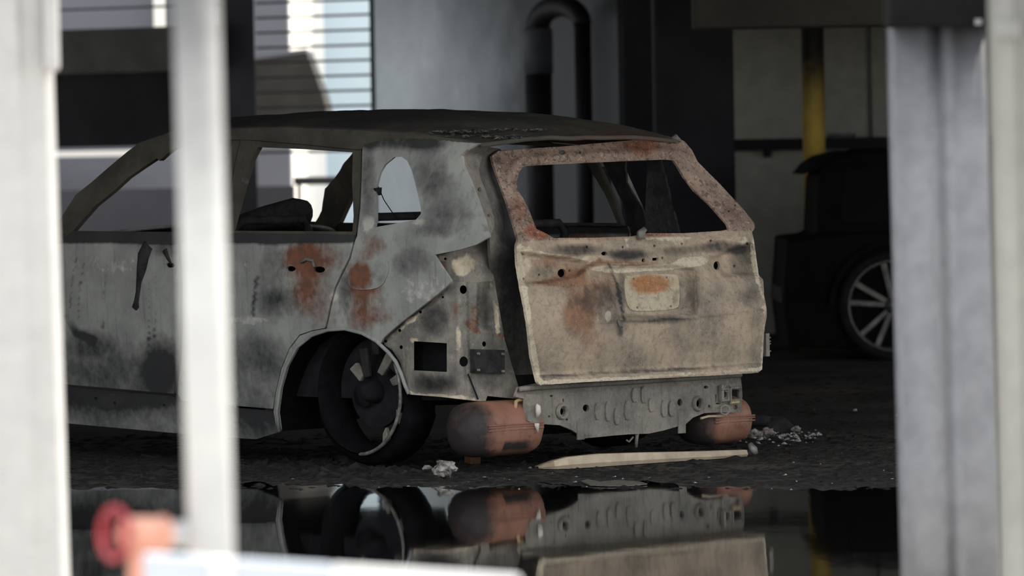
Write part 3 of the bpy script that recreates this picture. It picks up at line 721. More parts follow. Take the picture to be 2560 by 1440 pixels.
# window surround carries flaking paint: assign the second material to its faces
tailgate.data.materials.append(M['gateframe'])
inv = {}
for pl in tailgate.data.polygons:
    c = pl.center
    wv = O + V * c.x + U * c.y + Vector((0, 0, c.z)) - CP
    pyy = 720 - F * wv.dot(CU) / wv.dot(CF); pxx = 1280 + F * wv.dot(CR) / wv.dot(CF)
    if pyy < 600 - (pxx - 1384) * .05: pl.material_index = 1
plate = panel('plate_backing', chaikin([(1561, 692), (1575, 688), (1680, 684), (1698, 690), (1700, 760), (1690, 774), (1590, 779), (1572, 772), (1564, 745)], 2), [circ(1584, 697, 3, 3, 8), circ(1667, 694, 3, 3, 8), circ(1593, 769, 3, 3, 8), circ(1677, 766, 3, 3, 8)],
      lambda px, py: R(px, py, tga(px, py) - .006), M['plate'], tailgate, 7, th=.008, bp=.2, rust=[(1625, 705, 55, 22, 1.1), (1625, 730, 60, 14, .5)], soot=[(1570, 760, 12, 20, .4), (1688, 745, 10, 24, .45)])
plate['label'] = 'cream plate recess stained orange'
# wiper stub, hinge stub, latch plate, melted lump
q = R(1602, 582, -.06)
MB().tube([q + Vector((0, 0, -.03)), q, q + Vector((.01, -.02, .02))], [.022, .02, .012], 10).build('wiper_stub', M['alloy'], tailgate, True)
q = R(1690, 350, .25)
MB().tube([q + Vector((-.03, .02, -.01)), q + Vector((0, 0, .012)), q + Vector((.03, 0, -.005))], [.012, .018, .008], 8).build('hinge_stub', M['bare'], tailgate, True)
q = R(1553, 815, -.16)
MB().tube([R(1544, 800, -.15), R(1549, 808, -.155), q, q + Vector((.006, -.004, -.006))], [.004, .009, .012, .006], 8).build('melted_lump', M['bare'], tailgate, True)
q = R(1912, 862, -.06)
lt = MB().box(-.012, .012, -.02, .02, -.055, .055, Matrix.Translation(q)).build('latch_plate', M['bare'], tailgate)
for dz in (-.035, 0.0, .012, .03): MB().tube([q + Vector((0, 0, dz)), q + Vector((.035, -.005, dz + .004))], .004, 6).build('pin', M['bare'], lt)
# inner frame of the tailgate (seen past the edges)
inn = panel('tailgate_inner', [(1320, 612), (1870, 590), (1880, 700), (1890, 780), (1880, 905), (1370, 935), (1345, 800), (1325, 700)], [], lambda px, py: R(px, py, tga(px, py) + .07), M['soot'], tailgate, 40, th=.02)

# ---- rear cross panel
def tpa(px, py):
    a = 0.0
    a += .02 * sst(1 - abs(py - (975 - (px - 1345) * .05)) / 8) - .0
    a += .003 * nz(px / 30, py / 30, 6)
    return a
TPO = [(1288, 992), (1296, 968), (1345, 958), (1600, 943), (1850, 928), (1854, 960), (1856, 990), (1850, 1031), (1791, 1031), (1760, 1033), (1733, 1044), (1715, 1060), (1660, 1076), (1622, 1084), (1570, 1086), (1533, 1089), (1462, 1096), (1445, 1085), (1429, 1075), (1400, 1063), (1352, 1060), (1346, 1000), (1322, 1000)]
tail = panel('rear_cross_panel', TPO, [circ(1405, 1029, 8, 9), circ(1465, 1020, 8, 9), circ(1700, 1006, 6.5, 9), circ(1745, 1009, 8, 9), circ(1408, 1001, 2, 5, 8), circ(1373, 1041, 3, 3, 8), circ(1417, 1049, 3, 3, 8), circ(1765, 968, 6, 4, 8), circ(1773, 1016, 3, 4, 8), circ(1808, 986, 9, 9, 10), [(1829, 974), (1849, 973), (1849, 996), (1829, 998)], circ(1838, 1018, 6, 6, 8), [(1788, 987), (1791, 987), (1791, 1004), (1788, 1004)], circ(1795, 1009, 7, 2, 8), circ(1379, 990, 4, 3, 8)],
             lambda px, py: R(px, py, tpa(px, py)), M['bare'], car, 9, th=.014, pale=[(1345, 1000, 30, 30, .3), (1500, 970, 200, 10, .25), (1800, 980, 50, 30, .25)], rust=[(1830, 1000, 30, 40, .4), (1720, 965, 12, 12, .6), (1560, 1070, 80, 16, .35), (1660, 1060, 60, 14, .3), (1500, 965, 200, 6, .3)], soot=[(1560, 1000, 100, 40, .25), (1500, 1090, 80, 10, .4), (1440, 1075, 20, 14, .3)])
tail['label'] = 'bare ribbed rear cross panel below the tailgate'
for x, y0, y1 in ((1492, 1008, 1050), (1518, 1003, 1053), (1566, 1003, 1050), (1584, 970, 1006), (1607, 966, 1008), (1626, 995, 1030), (1658, 1000, 1043), (1677, 1003, 1041), (1540, 1020, 1062)):
    wd = 7
    P = chaikin([(x - wd, y0), (x + wd, y0 - 1), (x + wd, y1 - 1), (x - wd, y1)], 1)
    bevel(MB().prism([R(u_, v_, .002) for u_, v_ in P], (0, -.012, 0)).build('rib', M['bare'], tail), .003)
for x, y in ((1405, 1029), (1745, 1009)):
    c = R(x, y, -.004); mb = MB(); n = 20
    prof_ = [(.022, 0), (.026, -.014), (.034, -.014), (.038, 0)]
    mb.grid([[c + Vector((r_ * math.cos(2 * math.pi * k / n), d_, r_ * math.sin(2 * math.pi * k / n))) for k in range(n + 1)] for r_, d_ in prof_])
    mb.build('ring_boss', M['bare'], tail, True, fix=False)
for x, y0, y1 in ((1453, 1052, 1100), (1706, 1040, 1084)):
    bevel(MB().prism([R(x - 9, y0, -.004), R(x + 9, y0 - 1, -.004), R(x + 9, y1 - 1, -.004), R(x - 9, y1, -.004)], (0, .008, 0)).build('strap', M['bare'], tail), .002)
MB().tube([R(x, y, -.012) for x, y in ((1300, 973), (1345, 969), (1450, 962), (1600, 953), (1750, 944), (1852, 937))], .012, 8).build('upper_roll', M['bare'], tail, True)
mb = MB().tube([R(1594, 1075, .02), R(1592, 1090, .02), R(1590, 1118, .03)], [.012, .009, .007], 8); mb.tube([R(1583, 1092, .02), R(1572, 1105, .03), R(1566, 1100, .03)], .005, 6)
mb.build('tow_hook_remnant', M['bare'], tail, True)
# left bumper bracket with ceramic remains
br = bevel(MB().prism([R(x, y, -.02) for x, y in ((1318, 985), (1352, 985), (1352, 1046), (1346, 1062), (1338, 1062), (1318, 1052))], (0, .03, 0)).build('bumper_bracket', M['bare'], car), .003)
MB().tube([R(1343, 1010, -.035), R(1345, 1016, -.04), R(1346, 1030, -.04), R(1344, 1043, -.035)], [.004, .012, .013, .007], 10).build('white_plug', M['white'], br, True)
MB().tube([R(1342, 1058, -.03), R(1342, 1064, -.03), R(1345, 1083, -.03)], [.012, .012, .001], 8).build('white_tip', M['white'], br, True)
MB().tube([R(x, y, .02) for x, y in ((1308, 1000), (1296, 1000), (1290, 1004), (1289, 1016), (1288, 1026))], .009, 8).build('hose', M['straw'], br, True)
MB().tube([R(x, y, .03) for x, y in ((1288, 1026), (1280, 1030), (1268, 1026))], .006, 8).build('hose_end', M['bare'], br, True)
# right bracket clips
rb = bevel(MB().prism([R(x, y, -.012) for x, y in ((1797, 962), (1803, 962), (1803, 1003), (1797, 1003))], (0, -.02, 0)).build('bumper_bracket', M['bare'], car), .002)
for pts_ in (((1826, 970), (1852, 968), (1853, 1000), (1827, 1002), (1826, 970)), ((1803, 974), (1820, 972), (1821, 1000), (1803, 1002))):
    MB().tube([R(x, y, -.03) for x, y in pts_], .007, 6).build('clip', M['bare'], rb)
for x, y, r_ in ((1818, 970, 9), (1812, 1025, 12)):
    c = R(x, y, -.025); n = 14
    MB().tube([c + Vector((r_ / 400 * math.cos(2 * math.pi * k / n), 0, r_ / 540 * math.sin(2 * math.pi * k / n))) for k in range(n + 1)], .005, 6, False).build('ring', M['bare'], rb)
MB().tube([R(1827, 1007, -.03), R(1847, 1005, -.03)], .007, 8).build('straw_clip', M['straw'], rb)
MB().tube([R(x, y, .0) for x, y in ((1752, 1046), (1770, 1041), (1800, 1040), (1815, 1037))], .006, 6).build('bright_edge', M['alu'], rb)

# ---- mufflers, pipes, underbody
def muffler(name, c, length, ra_, rh, blobs):
    mb = MB(); n = 28; rows = []
    st = [(0, .0), (.012, .45), (.03, .72), (.06, .92), (.1, 1.0)] ; L = length
    prof_ = [(s_, k_) for s_, k_ in st] + [(L * .35, 1.0), (L * .37, 1.02), (L * .4, 1.0), (L * .65, 1.0)] + [(L - s_, k_) for s_, k_ in reversed(st)]
    at = {'rust': [], 'soot': [], 'pale': []}
    for s_, k_ in prof_:
        row = []
        for j in range(n + 1):
            an = 2 * math.pi * j / n
            ca, sa_ = math.cos(an), math.sin(an)
            e = 0.8
            x = math.copysign(abs(ca) ** e, ca) * ra_ * k_; z = math.copysign(abs(sa_) ** e, sa_) * rh * k_
            if abs(sa_) < .12: x *= 1.04
            row.append(c + Vector((s_, x + .004 * nz(s_ * 12, an), z)))
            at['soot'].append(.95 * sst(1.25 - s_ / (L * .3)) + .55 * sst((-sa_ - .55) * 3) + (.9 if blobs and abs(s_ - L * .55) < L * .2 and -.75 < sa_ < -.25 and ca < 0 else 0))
            at['rust'].append(.35); at['pale'].append(.1)
        rows.append(row)
    mb.grid(rows)
    o = mb.build(name, M['copper'], car, True, at, fix=True)
    for dz in (-.008, .006, .016):
        MB().tube([c + Vector((L * .14 + (L * .72) * k / 6, -ra_ * 1.03, dz + rh * .04)) for k in range(7)], .0035, 6).build('seam', M['copper'], o)
    return o
pR = R(1340, 1075, .10); pL = R(1150, 1075, .10)
mL = muffler('muffler', Vector((pL.x - .0, .12, R(1250, 1072, .05).z)), pR.x - pL.x, .135, .128, True)
mL['label'] = 'copper-rusted muffler with soot-dark end'
pR2, pL2 = R(1872, 1050, .12), R(1735, 1050, .12)
mR = muffler('muffler', Vector((pL2.x, .17, R(1800, 1052, .10).z)), pR2.x - pL2.x, .135, .115, False)
mR['label'] = 'rusted muffler under the right side'
q = wrap(0)(1180, 1000)
MB().tube([Vector((pL.x + .15, .12, mL.data.vertices[0].co.z + .1)), Vector((pL.x + .15, .12, .42))], .012, 8).build('muffler_hanger', M['char'], car)
MB().tube([Vector((.35, .3, .2)), Vector((1.0, .32, .19)), Vector((1.62, .3, .2))], .05, 14).build('exhaust_pipe', M['char'], car, True)
MB().tube([Vector((.12, .82, .35)), Vector((.93, .82, .33)), Vector((1.75, .82, .35))], .06, 12).build('rear_axle', M['soot'], car, True)
MB().box(.34, 1.53, .1, 3.6, .36, .44).build('floor_pan', M['soot'], car)
# interior remains
def seat(b0, b1, a0, hb, ht, name):
    s_ = MB().tube([(b0, a0, hb), (b0 + .02, a0 - .12, ht - .05), (b0 + .08, a0 - .14, ht), (b1 - .08, a0 - .14, ht), (b1 - .02, a0 - .12, ht - .05), (b1, a0, hb)], .022, 8).build(name, M['char'], car, True)
    for k in range(5):
        z_ = hb + (ht - hb) * (k + .5) / 5.3
        MB().tube([(b0 + .01, a0 - .12 * (k + .5) / 5, z_), ((b0 + b1) / 2, a0 - .12 * (k + .5) / 5 + .03, z_ - .01), (b1 - .01, a0 - .12 * (k + .5) / 5, z_)], .008, 6).build('spring', M['char'], s_)
    MB().box(b0, b1, a0 - .05, a0 + .45, hb - .06, hb).build('seat_pan', M['char'], s_)
    return s_
seat(.3, .95, 1.05, .62, 1.12, 'seat_frame'); seat(1.02, 1.62, 1.05, .62, 1.12, 'seat_frame')
seat(.25, .8, 2.0, .66, 1.16, 'seat_frame'); seat(1.1, 1.65, 2.0, .66, 1.16, 'seat_frame')
MB().tube([S(590, 566, 1.0), S(660, 545, 1.0), S(735, 532, 1.0), S(757, 534, 1.0)], [.05, .06, .075, .07], 14).build('seat_bolster', M['char'], car, True)
bevel(MB().box(.14, 1.73, 2.55, 2.95, .6, 1.03).build('dashboard', M['soot'], car), .05)
MB().tube([R(1505, 420, 1.2), R(1512, 445, 1.2), R(1518, 470, 1.2)], [.02, .035, .02], 8).build('belt_reel', M['char'], car, True)
MB().prism([R(1528, 404, 1.15), R(1556, 404, 1.15), R(1612, 528, 1.0), R(1584, 532, 1.0)], (0, .03, 0)).build('inner_pillar_brace', M['bare'], car)
MB().tube([S(945, 465, .3), S(960, 500, .3), S(980, 530, .3), S(992, 545, .3)], .0025, 5).build('hanging_wire', M['soot'], car)
MB().tube([S(944, 470, .1), S(946, 488, .1)], [.02, .014], 8).build('belt_guide', M['soot'], car, True)
# melted door handle and drip
ha = [(372, 612, .03), (360, 640, .034), (356, 670, .03), (350, 700, .02), (347, 730, .016), (343, 755, .018), (341, 768, .024), (343, 776, .006)]
mb = MB(); mb.tube([side(.004, 0)(x, y) for x, y, r_ in ha], [r_ * 1.15 for *_, r_ in ha], 10, flat=.6)
mb.build('melted_handle', M['char'], fdoor, True)
MB().tube([side(0, 0)(x, y) for x, y in ((412, 625), (420, 645), (428, 660))], [.018, .012, .006], 8, flat=.5).build('melted_trim', M['char'], fdoor, True)
MB().tube([side(-.006, 0)(x, y) for x, y in ((752, 655), (766, 648), (782, 652), (786, 668))], .008, 8).build('handle_mount', M['bare'], rdoor, True)
# front end (nose of the car behind the near post)
sec = []
pA = side(0, 0)(60, 640)
for a_, ht, ins in ((2.75, 1.12, .03), (3.2, 1.08, .03), (3.7, 1.0, .06), (4.0, .92, .12), (4.15, .72, .22), (4.17, .5, .25)):
    row = []
    for b_, k in ((0, .42), (0, .9), (.06, .99), (.3, 1.0), (1.0, 1.03), (1.7, 1.0), (1.94, .99), (2, .9), (2, .42)):
        bb = ins + (W - 2 * ins) * b_ / 2
        row.append(Vector((bb, a_, .42 + (ht - .42) * max(0, (k - .42) / .58) if k > .42 else .42)))
    sec.append(row)
o = MB().grid(sec).build('front_body', M['flank'], car, True, {'soot': [.4] * 54})
o.modifiers.new('sub', 'SUBSURF').levels = 1; o.modifiers['sub'].render_levels = 2
m = o.modifiers.new('sheet', 'SOLIDIFY'); m.thickness = .015; m.offset = -1
# ---- wheels
wc = S(902, 981, 0.05)
def wheel(loc, flip, full):
    wv = empty('wheel', loc); wv.parent = car
    sgn = -1 if not flip else 1       # outer face direction
    rr_ = .287
    def arc(r_, a0, a1_, x, n=40): return [Vector((x * sgn, r_ * math.cos(a0 + (a1_ - a0) * k / n), r_ * math.sin(a0 + (a1_ - a0) * k / n))) for k in range(n + 1)]
    # angle 0 points forward; the surviving lip runs round the rear half
    a0, a1_ = (math.radians(150), math.radians(270)) if not full else (0, 2 * math.pi)
    MB().tube(arc(rr_, a0, a1_, .02), [.003] + [.009] * 39 + [.003] if not full else .011, 8, not full).build('rim_lip', M['alloy'], wv, True)
    n = 40
    MB().grid([[Vector((-x * sgn, r_ * math.cos(2 * math.pi * k / n), r_ * math.sin(2 * math.pi * k / n))) for k in range(n + 1)] for x, r_ in ((-.01, .284), (.03, .262), (.12, .25), (.2, .285))]).build('rim_barrel', M['tyre'], wv, True, fix=False)
    sp = [(math.degrees(0) + 18 + 36 * k + (8 if k % 2 else -8), .06, .27, 'alloy') for k in range(10)] if full else [(112, .18, .26, 'char'), (138, .12, .27, 'alloy'), (150, .2, .27, 'char'), (66, .06, .13, 'alloy'), (95, .06, .2, 'char'), (165, .17, .27, 'alloy'), (205, .215, .275, 'alloy'), (236, .205, .275, 'alloy'), (185, .2, .27, 'char')]
    for dg, ri, ro, mt in sp:
        an = math.radians(dg)
        c_, s_ = math.cos(an), math.sin(an)
        d1 = Vector((0, c_, s_)); d2 = Vector((0, -s_, c_))
        w0, w1 = .018, .028
        P = [d1 * ri + d2 * -w0, d1 * ro + d2 * -w1, d1 * (ro + (0 if full else .01)) + d2 * w1, d1 * (ri + (0 if full else .015)) + d2 * w0]
        P = [v + Vector((sgn * (-.03 if i in (0, 3) else .0), 0, 0)) for i, v in enumerate(P)]
        bevel(MB().prism(P, (-.025 * sgn, 0, 0)).build('spoke', M[mt] if full or mt == 'char' else M['bare'], wv), .006)
    MB().tube([Vector((-.02 * sgn, 0, 0)), Vector((-.06 * sgn, 0, 0)), Vector((-.2 * sgn, 0, 0))], [.03, .05, .07], 18).build('hub', M['char'] if full else M['soot'], wv, True)
    MB().tube([Vector((-.10 * sgn, 0, 0)), Vector((-.125 * sgn, 0, 0))], [.17, .17], 28).build('brake_disc', M['soot'], wv)
    # burnt tyre carcass sagging to the floor
    rows_ = []
    rt = [(.0, .292), (-.02, .325), (-.05, .34), (-.17, .34), (-.2, .3)]
    for x, r_ in rt:
        row = []
        for k in range(n + 1):
            an = 2 * math.pi * k / n
            r2 = r_ + .006 * nz(math.cos(an) * 6, math.sin(an) * 6, x * 20)
            if math.sin(an) > -.2: r2 = min(r2, .296 + .004 * nz(an * 5, x * 9))
            z_ = r2 * math.sin(an)
            row.append(Vector((x * -sgn * -1, r2 * math.cos(an), max(z_, -loc.z + .002))))
        rows_.append(row)
    MB().grid(rows_).build('tyre_carcass', M['tyre'], wv, True, fix=False)
    return wv
wheel(wc, False, False)
wheel(Vector((W - wc.x, wc.y, wc.z)), True, True)
wheel(Vector((wc.x, wc.y + 2.82, wc.z)), False, True)
wheel(Vector((W - wc.x, wc.y + 2.82, wc.z)), True, True)

# ================================================================== SECOND CAR (black hatchback on the right)
Y2 = 35.5
M['black_paint'] = plain('scorched_black_paint', lin(14, 14, 15), lin(22, 21, 21), 3, 0.8, spec=.08)
M['grey_alloy'] = plain('dull_grey_alloy', lin(118, 116, 110), lin(84, 82, 80), 10, 0.4, 0.4)
M['darkglass'] = plain('dark_glass', lin(12, 12, 14), lin(18, 18, 20), 3, 0.25, spec=0.4)
P2 = lambda x, y: atY(x, y, Y2)
x0 = P2(2040, 500).x
car2 = empty('black_hatchback', (x0, Y2, 0))
tag(car2, 'black hatchback with alloy wheel half hidden behind the folded steel post', 'car')
def L2p(x, y, dy=0): 
    q = P2(x, y); return Vector((q.x - x0, dy, q.z))
wz = 0.375; wxc = P2(2234, 772).x - x0
# body shell: sections across the car from profile outlines (x,z) near side to far side
roofz = P2(2200, 369).z
low = [(-.02, .86), (-.2, .84), (-.235, .42), (-.2, .09), (.1, .09), (3.75, .15), (3.95, .3), (3.95, .55), (3.8, .72), (3.0, .86), (2.7, .9), (1.2, .9), (.0, .88)]
mb = MB()
secs = [(0.03, .97), (0.0, 1.0), (0.4, 1.0), (1.3, 1.0), (1.7, 1.0), (1.67, .97)]
n = len(low); vs = []; fs = []
for dy_, k in secs:
    for x, z in low: vs.append(Vector((x * k + .03 * (1 - k), dy_, .22 + (z - .22) * k)))
for i in range(len(secs) - 1):
    for j in range(n):
        fs.append((i * n + j, i * n + (j + 1) % n, (i + 1) * n + (j + 1) % n, (i + 1) * n + j))
fs += [tuple(range(n)), tuple(range(len(vs) - 1, len(vs) - n - 1, -1))]
body2 = bevel(mb.add(vs, fs).build('lower_body', M['black_paint'], car2), .03)
rz = roofz
up = [(-.0, .86), (.02, 1.25), (.10, rz - .06), (.35, rz - .005), (1.1, rz), (1.9, rz - .06), (2.75, .88)]
mb = MB()
near = [Vector((x, .04 + max(0, z - .88) * .25, z)) for x, z in up]; far = [Vector((x, 1.66 - max(0, z - .88) * .25, z)) for x, z in up]
k = len(up)
mb.add(near + far, [(i, i + 1, k + i + 1, k + i) for i in range(k - 1)] + [tuple(range(k)), tuple(range(2 * k - 1, k - 1, -1))])
bevel(mb.build('cabin', M['black_paint'], car2), .04)
lip = [L2p(2008, 437), L2p(2030, 410), L2p(2060, 390), L2p(2120, 375), L2p(2120, 388), L2p(2050, 425)]
bevel(MB().prism([v + Vector((0, .22, 0)) for v in lip], (0, 1.25, 0)).build('roof_spoiler', M['black_paint'], car2), .01)
for xs in (((.18, .95), (.2, 1.3), (.95, 1.36), (.95, .95)), ((1.05, .95), (1.05, 1.36), (1.85, 1.34), (2.45, .95))):
    MB().prism([Vector((x, .045 + max(0, z - .88) * .25 - .006, z)) for x, z in xs], (0, .004, 0)).build('side_window', M['darkglass'], car2)
def wheel2(x, y, sg):
    wv = empty('wheel', (x, y, wz)); wv.parent = car2
    n = 36
    def ring(rs): return [[Vector((r_ * math.cos(2 * math.pi * k / n), d_ * sg, r_ * math.sin(2 * math.pi * k / n))) for k in range(n + 1)] for d_, r_ in rs]
    MB().grid(ring([(.0, .30), (-.02, .33), (.0, .372), (.18, .372), (.2, .3)])).build('tyre', M['soot'], wv, True, fix=False)
    MB().grid(ring([(.0, .318), (-.012, .308), (.0, .298), (.1, .28)])).build('rim', M['grey_alloy'], wv, True, fix=False)
    MB().grid(ring([(.12, .31), (.12, .001)])).build('wheel_back', M['soot'], wv, fix=False)
    for k in range(5):
        for s_ in (-1, 1):
            an = math.radians(90 + 72 * k + s_ * 13)
            d1 = Vector((math.cos(an), 0, math.sin(an))); d2 = Vector((-math.sin(an), 0, math.cos(an)))
            P = [d1 * .05 - d2 * .02, d1 * .3 - d2 * .022, d1 * .3 + d2 * .022, d1 * .05 + d2 * .02]
            bevel(MB().prism([v + Vector((0, (.02 if i in (0, 3) else .004) * sg, 0)) for i, v in enumerate(P)], (0, .03 * sg, 0)).build('spoke', M['grey_alloy'], wv), .008)
    MB().tube([Vector((0, .0, 0)), Vector((0, .05 * sg, 0))], [.05, .06], 16).build('hub_cap', M['grey_alloy'], wv, True)
    return wv
for x in (wxc, wxc + 2.6):
    wheel2(x, -.015, 1); wheel2(x, 1.715, -1)
    n = 24
    for yy in (.0, 1.7): 
        MB().grid([[Vector((x + r_ * math.cos(math.pi * k / n), yy + d_ * (1 if yy == 0 else -1), wz + r_ * math.sin(math.pi * k / n))) for k in range(n + 1)] for d_, r_ in ((-.012, .44), (-.02, .405), (.02, .395))]).build('wheel_arch', M['black_paint'], car2, True, fix=False)
MB().box(-.235, -.18, .2, 1.5, .4, .5).build('bumper_strip', M['char'], car2)

# ================================================================== WATER, DEBRIS
pt = NT('black_water')
pt.bump(pt.noise(5, 3, .5, pt.mapped((1, .35, 1))), 0.05, 0.01)
pt.b.inputs['IOR'].default_value = 1.33
M['water'] = pt.out(lin(8, 8, 9), 0.035, 0.0, 0.5)
P = []
for k in range(190):
    u_ = k / 189
    px = -900 + 4400 * u_
    y_ = 1216 + 16 * nz(px / 120, 1.7) + 9 * nz(px / 37, 4.1) + 6 * nz(px / 13, 2.2) - 30 * sst((px - 2000) / 250) * 0 + 10 * sst((640 - px) / 300) + 190 * sst((-300 - px) / 600) ** 2 + 190 * sst((px - 2800) / 700) ** 2
    P.append(atZ(px, y_, .003))
front = [atZ(px, 1600 - 190 * ((px - 1280) / 2300) ** 2 + 14 * nz(px / 140, 8.2), .003) for px in range(3400, -800, -150)]
pts_ = [(v.x, v.y) for v in P + front]
water = mesh_obj('puddle', [Vector((x, y, .004)) for x, y in pts_], [tuple(range(len(pts_)))], M['water'])
tag(water, 'wide black puddle in the foreground mirroring the burnt car', 'puddle')
# islands of pale scum
sc = mesh_obj('foam_patch', [atZ(x, y, .007) for x, y in ((1452, 1204), (1470, 1200), (1500, 1206), (1540, 1202), (1600, 1206), (1618, 1211), (1580, 1215), (1520, 1216), (1475, 1214))], [tuple(range(9))], plain('dull_grey_scum', lin(120, 116, 108), lin(84, 82, 78), 30, .5))
m = sc.modifiers.new('t', 'SOLIDIFY'); m.thickness = .004
tag(sc, 'flat grey slick on the wet floor before the fallen strip', 'slick')

def chips(name, n, region, smin, smax, mat, label, cat, seed, hmul=.5, zf=None, flat=False):
    rnd = random.Random(seed); mb = MB()
    for _ in range(n):
        px, py = region(rnd)
        c = atZ(px, py, 0.0); s_ = rnd.uniform(smin, smax) * (rnd.random() ** 2 * 1.4 + .3)
        if zf: c.z = zf(c)
        an = rnd.random() * 6.28; k = rnd.randint(3, 5)
        base = [c + Vector((math.cos(an + 6.28 * i / k) * s_ * rnd.uniform(.6, 1.3), math.sin(an + 6.28 * i / k) * s_ * rnd.uniform(.6, 1.3), 0)) for i in range(k)]
        top = c + Vector((rnd.uniform(-.5, .5) * s_, rnd.uniform(-.5, .5) * s_, s_ * hmul * rnd.uniform(.4, 1.2)))
        mb.add(base + [top], [(i, (i + 1) % k, k) for i in range(k)])
    o = mb.build(name, mat, fix=True)
    return tag(o, label, cat, kind='stuff')
ash = plain('black_ash', lin(58, 56, 53), lin(34, 34, 36), 20, .9, bump=.3, spec=.1)
chips('ash_litter', 5200, lambda r: (r.uniform(150, 2260), 1085 + 140 * r.random() ** .8), .012, .05, ash, 'black ash and burnt litter strewn around the car', 'ash', 3, .25)
chips('ash_litter', 1500, lambda r: (r.uniform(1850, 2280), r.uniform(935, 1150)), .008, .03, plain('brown_ash', lin(64, 57, 50), lin(34, 32, 30), 20, .9, spec=.1), 'brown ash crumbs on the floor right of the car', 'ash', 4, .2)
chips('ash_heap', 1500, lambda r: (r.gauss(900, 130), r.gauss(1168, 14)), .02, .06, ash, 'heap of black ash around the burnt rear wheel', 'ash', 9, .4)
sparkle = plain('bright_glass_crumbs', lin(215, 215, 210), lin(120, 120, 116), 60, .25)
chips('glass_crumbs', 240, lambda r: (1815 + 230 * r.random(), 1092 + r.gauss(0, 8)), .005, .018, sparkle, 'bright glass crumbs beside the right muffler', 'glass', 5, .8)
chips('glass_crumbs', 200, lambda r: (r.uniform(600, 2240), r.uniform(1130, 1225)), .004, .012, sparkle, 'sparse bright specks across the ash before the car', 'glass', 6, .5)
# roof flakes
rz_t = [(q.y, q.z) for q in (v for r_ in [[0]] for v in [])]
rf = random.Random(11); mb = MB()
rv = [v.co for v in roof.data.vertices]
def roof_hit(px, py):
    best = None
    for v in rv:
        wv = O + V * v.x + U * v.y + Vector((0, 0, v.z)) - CP
        x = 1280 + F * wv.dot(CR) / wv.dot(CF); y = 720 - F * wv.dot(CU) / wv.dot(CF)
        d = (x - px) ** 2 + (y - py) ** 2 * 4
        if best is None or d < best[0]: best = (d, v)
    return best[1]
anchors = [roof_hit(1105 + 21 * k + rf.uniform(-8, 8), 330 + rf.uniform(-12, 14) + k * .8) for k in range(12)]
for _ in range(240):
    v = rf.choice(anchors); c = O + V * (v.x + rf.gauss(0, .05)) + U * (v.y + rf.gauss(0, .05)) + Vector((0, 0, v.z + .004))
    s_ = rf.uniform(.004, .022); an = rf.random() * 6.28
    d = Vector((math.cos(an), math.sin(an), rf.uniform(-.1, .5))) * s_; e = Vector((-math.sin(an), math.cos(an), 0)) * s_ * rf.uniform(.1, .5)
    mb.add([c - d - e, c + d - e, c + d + e, c - d + e, c + Vector((0, 0, rf.uniform(.002, .008)))], [(0, 1, 4), (1, 2, 4), (2, 3, 4), (3, 0, 4)])
tag(mb.build('roof_flakes', plain('grey_flakes', lin(104, 104, 98), lin(62, 62, 58), 40, .7)), 'grey peeling flakes heaped on the rear of the car roof', 'flakes', kind='stuff')

# fallen strip in front of the car
lo = [(1345, 1172), (1385, 1173), (1420, 1172), (1500, 1167), (1600, 1160), (1700, 1153), (1800, 1147), (1868, 1141)]
hi = [(1347, 1166), (1385, 1152), (1420, 1143), (1500, 1135), (1600, 1132), (1700, 1130), (1800, 1127), (1866, 1125)]
rows = [[], [], [], [], []]
for (x, y), (x2, y2) in zip(lo, hi):
    g_ = atZ(x, y, .004); hgt = max(.006, (y - y2) / F * g_.y)
    back = Vector((-.25, .97, 0))
    rows[0].append(g_); rows[1].append(g_ + Vector((0, 0, hgt * .35)) + Vector((.004, -.008, 0))); rows[2].append(g_ + Vector((0, 0, hgt)) + back * .004); rows[3].append(g_ + Vector((0, 0, hgt)) + back * .05); rows[4].append(g_ + back * .06)
strip = MB().grid(rows).build('fallen_strip', M['alu'], None, False, fix=False)
m = strip.modifiers.new('t', 'SOLIDIFY'); m.thickness = .004
tag(strip, 'long pale metal bumper strip lying on the floor behind the car', 'metal strip')
e_ = atZ(1874, 1140, .004)
MB().tube([e_ + Vector((0, 0, .06)), e_ + Vector((.02, 0, .03)), e_ + Vector((.03, 0, .008))], [.012, .02, .012], 8).build('torn_end', M['alloy'], strip, True)
for x, y in ((1512, 1150),):
    pass
g1_, g2_ = atZ(1500, 1167, .0), atZ(1530, 1166, .0)
MB().tube([g1_ + Vector((-.03, -.0, .07)), g1_ + Vector((.01, -.018, .045)), g1_ + Vector((.05, -.02, .012))], .004, 6).build('wire', M['soot'], strip, True)

def lump(name, px, py, r_, mat, label, cat, seed, group=None, sq=(1, 1, .7)):
    bm = bmesh.new(); bmesh.ops.create_icosphere(bm, subdivisions=3, radius=1)
    for v in bm.verts:
        k = 1 + .45 * noise.noise(v.co * 1.6 + Vector((seed, 0, 0))) + .3 * noise.noise(v.co * 4.3 + Vector((0, seed, 0)))
        v.co = Vector((v.co.x * sq[0], v.co.y * sq[1], v.co.z * sq[2])) * k * r_
    mz = min(v.co.z for v in bm.verts)
    for v in bm.verts: v.co.z = max(v.co.z - mz - r_ * .12, 0)
    me = bpy.data.meshes.new(name); bm.to_mesh(me); bm.free(); me.materials.append(mat)
    o = bpy.data.objects.new(name, me); COL.objects.link(o); o.location = atZ(px, py, .003)
    return tag(o, label, cat, group)
whiteash = plain('white_melt', lin(190, 184, 176), lin(60, 58, 58), 26, .6, bump=.5)
lump('melted_lump', 1112, 1196, .048, whiteash, 'crumbled white lump on the floor below the rear wheel', 'debris', 2.0, sq=(1, 1, .85))
lump('ash_lump', 1068, 1178, .02, whiteash, 'tiny pale crumb left of the crumbled white lump', 'debris', 5.0)
